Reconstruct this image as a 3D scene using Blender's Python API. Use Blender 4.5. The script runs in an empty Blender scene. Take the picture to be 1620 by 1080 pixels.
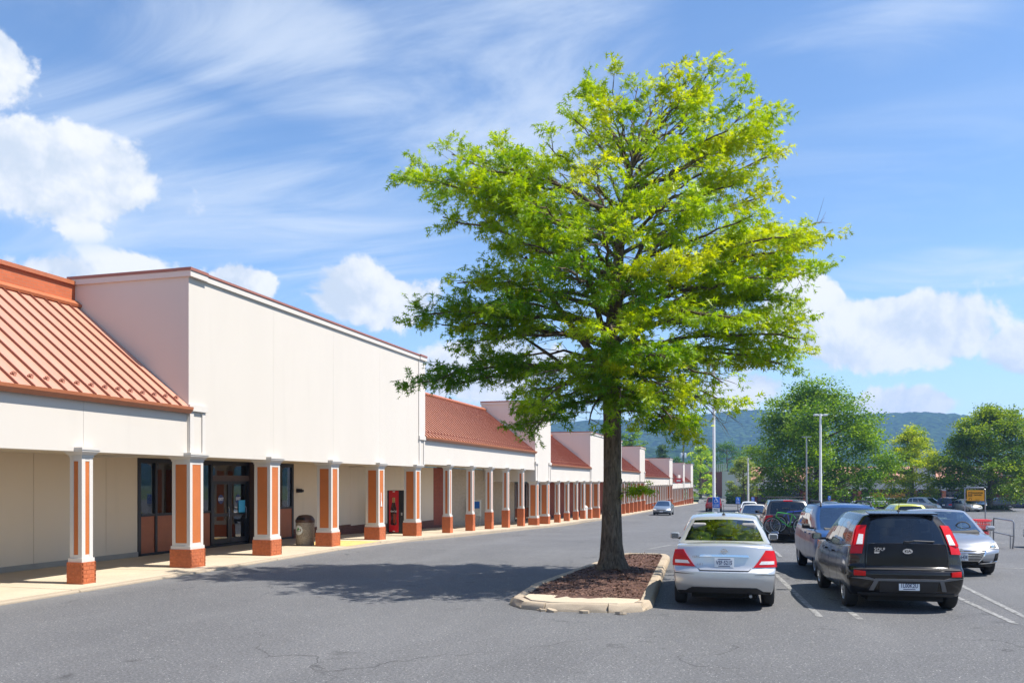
import bpy, bmesh, math, random
import numpy as np
from mathutils import Vector, Matrix
R = math.radians
random.seed(7)
SC = bpy.context.scene
COL = SC.collection
# ------------------------------------------------------------------ camera
FPX, VX, HY, EYE = 1350.0, 1200.0, 762.0, 2.1      # focal length, facade vanishing point, horizon, eye height
TH = math.atan((VX - 810) / FPX)
CT, ST = math.cos(TH), math.sin(TH)
cam = bpy.data.cameras.new("camera"); cam_o = bpy.data.objects.new("camera", cam); COL.objects.link(cam_o)
cam_o.location = (0, 0, EYE); cam_o.rotation_euler = (R(90), 0, TH)
cam.sensor_width = 36; cam.lens = 36 * FPX / 1620; cam.shift_y = (HY - 540) / 1620
cam.clip_start = 0.1; cam.clip_end = 20000
SC.camera = cam_o
# ------------------------------------------------------------------ sky, sun, exposure
SUN_EL, SUN_AZ = R(58.5), R(6)          # azimuth measured from +X towards +Y
SUN_DIR = Vector((math.cos(SUN_EL) * math.cos(SUN_AZ), math.cos(SUN_EL) * math.sin(SUN_AZ), math.sin(SUN_EL)))
world = bpy.data.worlds.new("World"); SC.world = world; world.use_nodes = True
wn, wl = world.node_tree.nodes, world.node_tree.links
wn.clear()
def WN(t, **k):
    n = wn.new(t)
    for a, v in k.items(): setattr(n, a, v)
    return n
def wmath(op, a, b=None, c=None, clamp=False):
    n = WN('ShaderNodeMath', operation=op, use_clamp=clamp)
    for i, v in enumerate((a, b, c)):
        if v is None: continue
        if isinstance(v, (int, float)): n.inputs[i].default_value = v
        else: wl.new(v, n.inputs[i])
    return n.outputs[0]
def wdot(v, vec):
    n = WN('ShaderNodeVectorMath', operation='DOT_PRODUCT'); wl.new(v, n.inputs[0]); n.inputs[1].default_value = vec
    return n.outputs['Value']
def wramp(v, lo, hi):
    n = WN('ShaderNodeMapRange', interpolation_type='SMOOTHSTEP'); wl.new(v, n.inputs[0])
    n.inputs[1].default_value = lo; n.inputs[2].default_value = hi
    return n.outputs[0]
def wmix(f, a, b):
    n = WN('ShaderNodeMix', data_type='RGBA'); n.clamp_factor = True
    if isinstance(f, (int, float)): n.inputs[0].default_value = f
    else: wl.new(f, n.inputs[0])
    for i, v in ((6, a), (7, b)):
        if isinstance(v, tuple): n.inputs[i].default_value = v
        else: wl.new(v, n.inputs[i])
    return n.outputs[2]
SKY_STRENGTH = 0.105
sky = WN('ShaderNodeTexSky', sky_type='NISHITA', sun_disc=False, sun_elevation=SUN_EL, sun_rotation=math.pi / 2 - SUN_AZ,
         altitude=300, air_density=1.0, dust_density=0.15, ozone_density=4.0)
tc = WN('ShaderNodeTexCoord'); D = tc.outputs['Generated']
def wnoise(scale, detail, rough=0.5, vec=None, dist=0.0):
    n = WN('ShaderNodeTexNoise'); n.inputs['Scale'].default_value = scale; n.inputs['Detail'].default_value = detail
    n.inputs['Roughness'].default_value = rough; n.inputs['Distortion'].default_value = dist
    wl.new(vec if vec is not None else D, n.inputs['Vector']); return n.outputs[0]
sep = WN('ShaderNodeSeparateXYZ'); wl.new(D, sep.inputs[0]); dz = sep.outputs[2]
# high thin cirrus, on a flat sheet overhead, drawn out along one wind direction
den = wmath('ADD', wmath('MAXIMUM', dz, 0.0), 0.12)
comb = WN('ShaderNodeCombineXYZ')
wl.new(wmath('DIVIDE', sep.outputs[0], den), comb.inputs[0]); wl.new(wmath('DIVIDE', sep.outputs[1], den), comb.inputs[1])
mp = WN('ShaderNodeMapping'); wl.new(comb.outputs[0], mp.inputs[0]); mp.inputs['Rotation'].default_value = (0, 0, R(38)); mp.inputs['Scale'].default_value = (0.62, 1.35, 1)
mp.inputs['Location'].default_value = (0.35, 1.1, 0)
ci = wnoise(1.3, 10, 0.60, mp.outputs[0], 1.6)
ci2 = wnoise(0.42, 2, 0.5, comb.outputs[0])
cir_wide = wramp(ci2, 0.34, 0.66)
def px_dir(x, y):
    u, v = (x - 810) / FPX, (HY - y) / FPX
    return Vector((u * CT - ST, u * ST + CT, v)).normalized()
# cumulus banks: (image position of the centre, half width, half height in pixels), then others round the rest of the sky
banks = [(50, 270, 215, 80, 1.0), (0, 95, 70, 80, .85), (575, 470, 160, 62, .95), (390, 455, 80, 40, .8), (1400, 525, 175, 62, 1.1), (1275, 490, 75, 58, 1.0), (1500, 525, 75, 48, .9), (800, 585, 170, 55, .95), (1430, 640, 110, 36, .75), (1215, 610, 120, 50, .7), (1615, 555, 70, 50, .8), (230, 425, 150, 38, .5), (60, 420, 120, 34, .55), (1560, 600, 60, 25, .4), (1620, 440, 160, 22, .3)]
cum_mask = None; vmask = None
def add_bank(c, e1, e2, amp):
    global cum_mask
    du, dv = wdot(D, e1), wdot(D, e2)
    front = wmath('GREATER_THAN', wdot(D, c), 0.2)
    q = wmath('SQRT', wmath('ADD', wmath('MULTIPLY', du, du), wmath('MULTIPLY', dv, dv)))
    m = wmath('MULTIPLY', wmath('MULTIPLY', wmath('SUBTRACT', 1.0, q, clamp=True), amp), front)
    cum_mask = m if cum_mask is None else wmath('MAXIMUM', cum_mask, m)
def bank(c, hw, hh, amp):
    e1 = c.cross(Vector((0, 0, 1))).normalized(); e2 = e1.cross(c).normalized()
    add_bank(tuple(c), tuple(e1 / hw), tuple(e2 / hh), amp)
for (x, y, w, h, amp) in banks: bank(px_dir(x, y), w / FPX * 1.25, h / FPX * 1.35, amp)
rs = random.Random(4)
for k in range(9):
    az = R(70 + k * 30 + rs.uniform(-8, 8)) + TH + math.pi / 2; el = R(rs.uniform(7, 26))
    bank(Vector((math.cos(el) * math.cos(az), math.cos(el) * math.sin(az), math.sin(el))), rs.uniform(.14, .26), rs.uniform(.06, .11), 0.9)
cum_final = cum_mask; cum_mask = None
for (x, y, w, h, amp) in [(800, 80, 230, 190, 1.0), (400, 60, 300, 90, .9), (560, 160, 170, 70, .9), (300, 320, 420, 150, 1.0), (1380, 60, 190, 70, .6), (1500, 430, 220, 40, .8), (760, 210, 260, 90, .7), (150, 200, 260, 110, .8)]: bank(px_dir(x, y), w / FPX * 1.2, h / FPX * 1.2, amp)
cir_m = wmath('MAXIMUM', cum_mask, wmath('MULTIPLY', cir_wide, 0.28)); cum_mask = cum_final
cirrus = wmath('MULTIPLY', wramp(wmath('ADD', ci, wmath('MULTIPLY', cir_m, 0.22)), 0.44, 0.84), wramp(cir_m, 0.0, 0.45))
cn = wnoise(10.0, 11, 0.60, D, 0.25)
cmass = wmath('ADD', wmath('MULTIPLY', cum_mask, 1.0), wmath('MULTIPLY', wmath('SUBTRACT', cn, 0.5), 1.55))
cum = wramp(cmass, 0.31, 0.46)
cum = wmath('MULTIPLY', cum, wramp(cum_mask, 0.02, 0.35))
offv = WN('ShaderNodeVectorMath', operation='ADD'); wl.new(D, offv.inputs[0]); offv.inputs[1].default_value = tuple(SUN_DIR * .03)
cn_s = wnoise(10.0, 6, 0.58, offv.outputs[0], 0.25)
shade = wramp(wmath('ADD', wmath('SUBTRACT', cn, cn_s), wmath('MULTIPLY', cn, 0.35)), 0.02, 0.32)
cl_col = wmix(shade, (4.1, 4.6, 5.2, 1), (6.0, 6.05, 6.1, 1))
hs = WN('ShaderNodeHueSaturation'); hs.inputs['Saturation'].default_value = 1.05; hs.inputs['Value'].default_value = 1.12; wl.new(sky.outputs[0], hs.inputs['Color'])
sk = wmix(wmath('MULTIPLY', cirrus, 0.62), hs.outputs[0], (5.0, 5.5, 6.1, 1))
lowhaze = wmath('MULTIPLY', wmath('POWER', wmath('SUBTRACT', 1.0, wmath('MAXIMUM', dz, 0.0), clamp=True), 11.0), 0.30)
sk = wmix(lowhaze, sk, (4.0, 4.6, 5.3, 1))
sk = wmix(wmath('MULTIPLY', cum, 0.95), sk, cl_col)
bg = WN('ShaderNodeBackground'); bg.inputs[1].default_value = SKY_STRENGTH; wl.new(sk, bg.inputs[0])
wo = WN('ShaderNodeOutputWorld'); wl.new(bg.outputs[0], wo.inputs[0])
world.cycles.sampling_method = 'MANUAL'; world.cycles.sample_map_resolution = 512
sun = bpy.data.lights.new("sun", 'SUN'); sun.energy = 5.0; sun.angle = R(0.55); sun.color = (1.0, 0.94, 0.85)
sun_o = bpy.data.objects.new("sun", sun); COL.objects.link(sun_o); sun_o.rotation_euler = (-SUN_DIR).to_track_quat('-Z', 'Y').to_euler()
sun_o.location = (40, -10, 60)
vs = SC.view_settings; vs.view_transform = 'Standard'; vs.look = 'None'; vs.gamma = 1.0; vs.use_curve_mapping = False; vs.exposure = 0.78
cy = SC.cycles; cy.max_bounces = 7; cy.diffuse_bounces = 3; cy.glossy_bounces = 3; cy.transmission_bounces = 4; cy.transparent_max_bounces = 10; cy.volume_bounces = 0
cy.caustics_reflective = False; cy.caustics_refractive = False; cy.sample_clamp_indirect = 6; cy.use_denoising = True
cy.use_adaptive_sampling = True; cy.adaptive_threshold = 0.015

# ------------------------------------------------------------------ measuring helpers (pixel of the photograph -> point of the place)
def ray(x, y):
    u, v = (x - 810) / FPX, (HY - y) / FPX
    return u * CT - ST, u * ST + CT, v
def at_x(x, y, X): r = ray(x, y); z = X / r[0]; return Vector((X, r[1] * z, EYE + r[2] * z))
def at_y(x, y, Y): r = ray(x, y); z = Y / r[1]; return Vector((r[0] * z, Y, EYE + r[2] * z))
GY = [(-400, 0), (26, 0), (33, -.22), (50, -.66), (57, -.86), (72, -1.07), (132, -1.72), (185, -2.45), (400, -2.6)]
def ground(Y): return float(np.interp(Y, [a for a, b in GY], [b for a, b in GY]))
# ------------------------------------------------------------------ materials
MATS = {}
class NT:
    def __init__(s, name):
        m = bpy.data.materials.new(name); m.use_nodes = True; s.m = m; s.n = m.node_tree.nodes; s.l = m.node_tree.links
        s.b = s.n['Principled BSDF']; s.out = s.n['Material Output']; s.tc = None
    def coord(s, kind='Object'):
        if s.tc is None: s.tc = s.n.new('ShaderNodeTexCoord')
        return s.tc.outputs[kind]
    def pos(s):
        return s.n.new('ShaderNodeNewGeometry').outputs['Position']
    def mapping(s, vec, scale=(1, 1, 1), rot=(0, 0, 0)):
        n = s.n.new('ShaderNodeMapping'); s.l.new(vec, n.inputs[0]); n.inputs['Scale'].default_value = scale; n.inputs['Rotation'].default_value = rot
        return n.outputs[0]
    def noise(s, vec, scale, detail=4, rough=.55, dist=0):
        n = s.n.new('ShaderNodeTexNoise'); s.l.new(vec, n.inputs['Vector']); n.inputs['Scale'].default_value = scale
        n.inputs['Detail'].default_value = detail; n.inputs['Roughness'].default_value = rough; n.inputs['Distortion'].default_value = dist
        return n.outputs[0]
    def ramp(s, v, lo, hi, a=0.0, b=1.0):
        n = s.n.new('ShaderNodeMapRange'); s.l.new(v, n.inputs[0]); n.inputs[1].default_value = lo; n.inputs[2].default_value = hi
        n.inputs[3].default_value = a; n.inputs[4].default_value = b; return n.outputs[0]
    def mix(s, f, a, b, blend='MIX'):
        n = s.n.new('ShaderNodeMix'); n.data_type = 'RGBA'; n.blend_type = blend
        if isinstance(f, (int, float)): n.inputs[0].default_value = f
        else: s.l.new(f, n.inputs[0])
        for i, v in ((6, a), (7, b)):
            if isinstance(v, tuple): n.inputs[i].default_value = (*v, 1) if len(v) == 3 else v
            else: s.l.new(v, n.inputs[i])
        return n.outputs[2]
    def math(s, op, a, b=None):
        n = s.n.new('ShaderNodeMath'); n.operation = op
        for i, v in enumerate((a, b)):
            if v is None: continue
            if isinstance(v, (int, float)): n.inputs[i].default_value = v
            else: s.l.new(v, n.inputs[i])
        return n.outputs[0]
    def bump(s, h, strength=.3, dist=.01):
        n = s.n.new('ShaderNodeBump'); n.inputs['Strength'].default_value = strength; n.inputs['Distance'].default_value = dist
        s.l.new(h, n.inputs['Height']); s.l.new(n.outputs[0], s.b.inputs['Normal'])
    def color(s, c):
        if isinstance(c, tuple): s.b.inputs['Base Color'].default_value = (*c, 1)
        else: s.l.new(c, s.b.inputs['Base Color'])
    def set(s, **k):
        for a, v in k.items(): s.b.inputs[a.replace('_', ' ')].default_value = v
def plain(name, col, rough=.5, metal=0.0, var=.12, scale=6.0, spec=.5, coat=0.0, bump=0.0, bscale=60):
    t = NT(name); p = t.pos()
    n = t.noise(p, scale, 5, .6)
    lo = tuple(max(0, c * (1 - var)) for c in col); hi = tuple(min(1, c * (1 + var)) for c in col)
    t.color(t.mix(t.ramp(n, .3, .7), lo, hi) if var > 0 else col)
    t.set(Roughness=rough, Metallic=metal, Specular_IOR_Level=spec, Coat_Weight=coat, Coat_Roughness=.04)
    if bump: t.bump(t.noise(p, bscale, 3), bump, .004)
    MATS[name] = t.m; return t.m
def paint(name, col, metal=.5, rough=.32, dirt=.12):
    t = NT(name); p = t.pos()
    d = t.ramp(t.noise(p, 3.5, 6, .6), .35, .75)
    t.color(t.mix(t.math('MULTIPLY', d, dirt), col, (.30, .27, .23)))
    t.set(Metallic=metal, Roughness=rough, Coat_Weight=.9 if dirt > .03 else .45, Coat_Roughness=.05, Specular_IOR_Level=.5 if dirt > .03 else .3)
    MATS[name] = t.m; return t.m
def stucco(name, col, dirt=.10):
    col = tuple(c * .80 for c in col); t = NT(name); p = t.pos()
    big = t.ramp(t.noise(t.mapping(p, (1, 1, .35)), .7, 6, .62), .35, .72)
    streak = t.ramp(t.noise(t.mapping(p, (3.2, 3.2, .16)), 1.0, 5, .6), .55, .8)
    c = t.mix(t.math('MULTIPLY', big, dirt), col, tuple(v * .72 for v in col))
    c = t.mix(t.math('MULTIPLY', streak, dirt * .9), c, (.40, .37, .33))
    t.color(c); t.set(Roughness=.88, Specular_IOR_Level=.25); t.bump(t.noise(p, 90, 4, .7), .22, .004)
    MATS[name] = t.m; return t.m
stucco('stucco', (.755, .70, .63), .12); stucco('trim_white', (.76, .715, .66), .07); stucco('wall_beige', (.92, .78, .61), .14)
stucco('soffit', (.80, .70, .55), .06)
plain('orange_panel', (.52, .150, .036), .42, var=.06, scale=3); plain('brick_orange', (.45, .125, .045), .8, var=.22, scale=14, bump=.5)
plain('mortar_orange', (.46, .128, .046), .9, var=.1); plain('brick_wall', (.46, .105, .045), .85, var=.25, scale=20, bump=.4)
plain('mortar_grey', (.36, .24, .19), .9); plain('brick_tan', (.42, .34, .25), .85, var=.2, scale=20)
def roof_metal(name, col):
    t = NT(name); p = t.pos()
    n = t.ramp(t.noise(t.mapping(p, (.5, 3, .5)), 1.4, 5, .6), .35, .7)
    t.color(t.mix(n, tuple(c * .90 for c in col), tuple(min(1, c * 1.06) for c in col)))
    t.set(Roughness=.42, Metallic=.0, Specular_IOR_Level=.55); t.bump(t.noise(p, 2.2, 3), .06, .02); MATS[name] = t.m
roof_metal('roof_pan', (.53, .265, .185)); roof_metal('roof_seam', (.235, .078, .045)); roof_metal('gutter', (.42, .14, .06)); roof_metal('guard_metal', (.44, .20, .135)); roof_metal('coping', (.32, .12, .08))
plain('frame_black', (.012, .012, .014), .35, var=0); plain('frame_brown', (.075, .045, .035), .5)
plain('bulkhead_panel', (.34, .10, .035), .5, var=.08)
def glassy(name, tint, refl=.9, base=.03):
    t = NT(name); t.n.remove(t.b)
    tr = t.n.new('ShaderNodeBsdfTransparent'); tr.inputs[0].default_value = (*tint, 1)
    gl = t.n.new('ShaderNodeBsdfGlossy'); gl.inputs['Roughness'].default_value = .015; gl.inputs[0].default_value = (.95, .97, 1, 1)
    fr = t.n.new('ShaderNodeFresnel'); fr.inputs[0].default_value = 1.55
    f = t.math('ADD', t.math('MULTIPLY', fr.outputs[0], refl), base)
    mx = t.n.new('ShaderNodeMixShader'); t.l.new(f, mx.inputs[0]); t.l.new(tr.outputs[0], mx.inputs[1]); t.l.new(gl.outputs[0], mx.inputs[2])
    t.l.new(mx.outputs[0], t.out.inputs[0]); MATS[name] = t.m
glassy('shop_glass', (.62, .65, .64), 1.5); glassy('car_glass', (.70, .84, .78), 1.3, .14); glassy('dark_glass', (.12, .12, .13), 1.3, .03); glassy('screen_glass', (.50, .64, .60), 1.3, .20); glassy('clear_lens', (.85, .87, .9), 1.3)
def concrete(name, col, stain=(.33, .24, .15)):
    col = tuple(c * .84 for c in col); t = NT(name); p = t.pos()
    a = t.ramp(t.noise(p, .9, 7, .65), .3, .72); b = t.ramp(t.noise(p, .55, 6, .7, 1.0), .55, .78); g = t.noise(p, 130, 2)
    c = t.mix(a, tuple(v * .78 for v in col), col); c = t.mix(t.math('MULTIPLY', b, .45), c, stain)
    c = t.mix(.22, c, t.mix(t.ramp(g, .3, .7), (.2, .19, .17), (.75, .7, .62)))
    t.color(c); t.set(Roughness=.9, Specular_IOR_Level=.2); t.bump(t.noise(p, 70, 5, .7), .35, .006); MATS[name] = t.m
concrete('concrete', (.64, .53, .37)); concrete('kerb_concrete', (.46, .36, .245), (.20, .14, .085)); concrete('wall_foot', (.42, .39, .34), (.10, .09, .08))
def asphalt():
    t = NT('asphalt'); p = t.pos()
    big = t.ramp(t.noise(p, .22, 7, .66), .34, .68); med = t.ramp(t.noise(p, 1.1, 5, .6), .3, .7)
    fine = t.noise(p, 30, 5, .85); vo = t.n.new('ShaderNodeTexVoronoi'); t.l.new(p, vo.inputs['Vector']); vo.inputs['Scale'].default_value = 26
    c = t.mix(big, (.026, .028, .032), (.088, .091, .095)); c = t.mix(t.math('MULTIPLY', med, .45), c, (.044, .046, .050))
    lane = t.ramp(t.noise(t.mapping(p, (.42, .10, 1), (0, 0, R(20))), 1.0, 6, .66), .50, .70)
    c = t.mix(t.math('MULTIPLY', lane, .6), c, (.112, .115, .119))
    c = t.mix(t.ramp(fine, .36, .62), t.mix(.72, c, (.05, .05, .055)), t.mix(.20, c, (.6, .6, .6)))
    st = t.ramp(t.noise(p, 11, 2, .5), .70, .76)
    speck = t.ramp(vo.outputs['Distance'], .12, .26, 1, 0)
    c = t.mix(t.math('MULTIPLY', t.math('MULTIPLY', speck, t.ramp(t.noise(p, 7, 3, .7), .42, .62)), .60), c, (.60, .60, .58))
    oil = t.ramp(t.noise(p, .9, 6, .72, .4), .61, .70)
    c = t.mix(t.math('MULTIPLY', oil, .55), c, (.022, .022, .024))
    sxx = t.n.new('ShaderNodeSeparateXYZ'); t.l.new(p, sxx.inputs[0])
    edge = t.math('MULTIPLY', t.ramp(t.math('ADD', sxx.outputs[0], t.math('MULTIPLY', t.noise(p, .8, 5, .7), 1.2)), -10.9, -11.8), .5)
    c = t.mix(edge, c, (.19, .19, .188))
    # wandering cracks
    cr = t.n.new('ShaderNodeTexVoronoi'); cr.feature = 'DISTANCE_TO_EDGE'
    wob = t.n.new('ShaderNodeVectorMath'); wob.operation = 'ADD'; nz = t.n.new('ShaderNodeTexNoise'); nz.inputs['Scale'].default_value = .9; nz.inputs['Detail'].default_value = 6; t.l.new(p, nz.inputs['Vector'])
    sc = t.n.new('ShaderNodeVectorMath'); sc.operation = 'SCALE'; sc.inputs['Scale'].default_value = 1.7; t.l.new(nz.outputs['Color'], sc.inputs[0]); t.l.new(p, wob.inputs[0]); t.l.new(sc.outputs[0], wob.inputs[1])
    t.l.new(wob.outputs[0], cr.inputs['Vector']); cr.inputs['Scale'].default_value = .24
    crack = t.math('MULTIPLY', t.ramp(cr.outputs['Distance'], .0, .006, 1, 0), t.ramp(t.noise(p, .35, 3), .46, .58))
    c = t.mix(t.math('MULTIPLY', crack, .75), c, (.03, .03, .032))
    t.color(c); t.set(Roughness=.82, Specular_IOR_Level=.35)
    t.bump(t.math('ADD', fine, t.noise(p, 130, 2)), .55, .008); MATS['asphalt'] = t.m
asphalt()
def worn_paint():
    t = NT('road_paint'); p = t.pos()
    w = t.ramp(t.noise(p, 9, 6, .75), .40, .60); t.color(t.mix(w, (.09, .09, .09), (.31, .31, .30))); t.set(Roughness=.8); MATS['road_paint'] = t.m
worn_paint()
plain('tyre', (.018, .018, .019), .85, var=.2, scale=20); plain('rim', (.42, .43, .45), .35, metal=.8, var=.05); plain('black_plastic', (.020, .020, .022), .6, var=.1)
plain('under', (.010, .010, .010), .9, var=0); plain('interior', (.075, .075, .072), .85, var=.1); plain('seat_grey', (.38, .36, .33), .85); plain('seat_dark', (.04, .04, .045), .8)
plain('chrome', (.75, .76, .78), .12, metal=1.0, var=0); plain('mirror_glass', (.22, .25, .28), .05, metal=1.0, var=0)
plain('lens_red', (.56, .004, .006), .2, var=.1, coat=.25, spec=.3); plain('lens_white', (.72, .70, .68), .15, var=.12, coat=1, scale=30); plain('lens_amber', (.75, .20, .02), .15, var=.1, coat=1)
plain('plate_white', (.72, .74, .76), .4, var=.03); plain('plate_ink', (.02, .03, .10), .5, var=0)
plain('galvanised', (.52, .54, .56), .4, metal=.6); plain('pole_white', (.78, .78, .77), .45, var=.06); plain('steel', (.32, .33, .35), .38, metal=.8)
plain('sign_blue', (.02, .16, .62), .4, var=.05); plain('sign_white', (.82, .82, .82), .5, var=.03); plain('sign_orange', (.95, .42, .02), .45, var=.05); plain('ink', (.02, .018, .015), .6, var=0)
plain('cart_red', (.62, .03, .04), .4, var=.08); plain('vend_red', (.60, .010, .014), .28, var=.05, coat=.4); plain('cola', (.055, .014, .008), .2, var=.3, scale=9, coat=.6); plain('cola_glow', (.34, .05, .015), .25, var=.2, scale=8, coat=.6); plain('cap_gold', (.55, .38, .18), .3, metal=.5)
plain('can_brown', (.10, .055, .04), .55); plain('poster_blue', (.05, .42, .75), .4); plain('poster_white', (.72, .75, .72), .5); plain('exit_navy', (.015, .03, .14), .4, var=0)
plain('wood_pole', (.16, .11, .075), .85, var=.25, scale=12); plain('wire', (.03, .03, .03), .6, var=0); plain('desk_wood', (.23, .10, .05), .5); plain('shop_floor', (.20, .17, .14), .5); plain('shop_wall', (.34, .30, .24), .8)
plain('bike_green', (.04, .34, .04), .3, coat=.6); plain('bike_blue', (.03, .07, .45), .3, coat=.6); plain('bike_black', (.015, .015, .016), .5, var=0); plain('bike_orange', (.75, .13, .03), .4)
plain('downspout', (.66, .63, .60), .5)
def aggregate():
    t = NT('aggregate'); p = t.coord()
    vo = t.n.new('ShaderNodeTexVoronoi'); t.l.new(p, vo.inputs['Vector']); vo.inputs['Scale'].default_value = 46
    sx = t.n.new('ShaderNodeSeparateColor'); t.l.new(vo.outputs['Color'], sx.inputs[0])
    c = t.mix(sx.outputs[0], (.30, .23, .16), (.66, .58, .46)); t.color(t.mix(t.ramp(vo.outputs['Distance'], .25, .5), c, (.26, .22, .17)))
    t.set(Roughness=.85); t.bump(vo.outputs['Distance'], -.5, .01); MATS['aggregate'] = t.m
aggregate()
def bark():
    t = NT('bark'); p = t.coord()
    n = t.noise(t.mapping(p, (7, 7, 1.6)), 2.2, 7, .68, .7); lich = t.ramp(t.noise(p, 5, 5, .7), .60, .70)
    c = t.mix(t.ramp(n, .32, .66), (.045, .034, .024), (.215, .170, .122)); c = t.mix(t.math('MULTIPLY', lich, .40), c, (.24, .235, .17))
    t.color(c); t.set(Roughness=.95, Specular_IOR_Level=.15); t.bump(n, 1.0, .035); MATS['bark'] = t.m
bark()
def leaf_mat(name, trans=.48):
    t = NT(name); t.b.inputs['Roughness'].default_value = .42; t.b.inputs['Specular IOR Level'].default_value = .28
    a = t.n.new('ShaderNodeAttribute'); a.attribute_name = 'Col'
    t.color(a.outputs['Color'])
    tl = t.n.new('ShaderNodeBsdfTranslucent')
    yel = t.mix(1.0, a.outputs['Color'], (1.7, 1.5, .40), 'MULTIPLY'); t.l.new(yel, tl.inputs[0])
    mx = t.n.new('ShaderNodeMixShader'); mx.inputs[0].default_value = trans
    t.l.new(t.b.outputs[0], mx.inputs[1]); t.l.new(tl.outputs[0], mx.inputs[2]); t.l.new(mx.outputs[0], t.out.inputs[0]); MATS[name] = t.m
leaf_mat('leaf')
def mulch():
    t = NT('mulch'); p = t.pos(); n = t.noise(p, 24, 5, .7)
    t.color(t.mix(t.ramp(n, .3, .7), (.040, .018, .012), (.14, .066, .045))); t.set(Roughness=.95); t.bump(n, .8, .03); MATS['mulch'] = t.m
mulch()
def chip_mat():
    t = NT('bark_chip'); a = t.n.new('ShaderNodeAttribute'); a.attribute_name = 'Col'; t.color(a.outputs['Color']); t.set(Roughness=.9); MATS['bark_chip'] = t.m
chip_mat()
def hill_mat():
    t = NT('forest_hill'); p = t.pos()
    vo = t.n.new('ShaderNodeTexVoronoi'); t.l.new(p, vo.inputs['Vector']); vo.inputs['Scale'].default_value = .085
    n = t.noise(p, .012, 5, .6)
    c = t.mix(t.ramp(n, .3, .7), (.022, .055, .020), (.050, .095, .030)); c = t.mix(t.ramp(vo.outputs['Distance'], .2, .8), c, (.014, .035, .016))
    t.color(c); t.set(Roughness=1, Specular_IOR_Level=.0); t.bump(t.math('MULTIPLY', vo.outputs['Distance'], -1), 1.0, 7.0); MATS['forest_hill'] = t.m
hill_mat()
plain('grass', (.07, .11, .03), .95, var=.35, scale=1.5); plain('hedge', (.035, .085, .02), .8, var=.3, scale=4)
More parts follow.
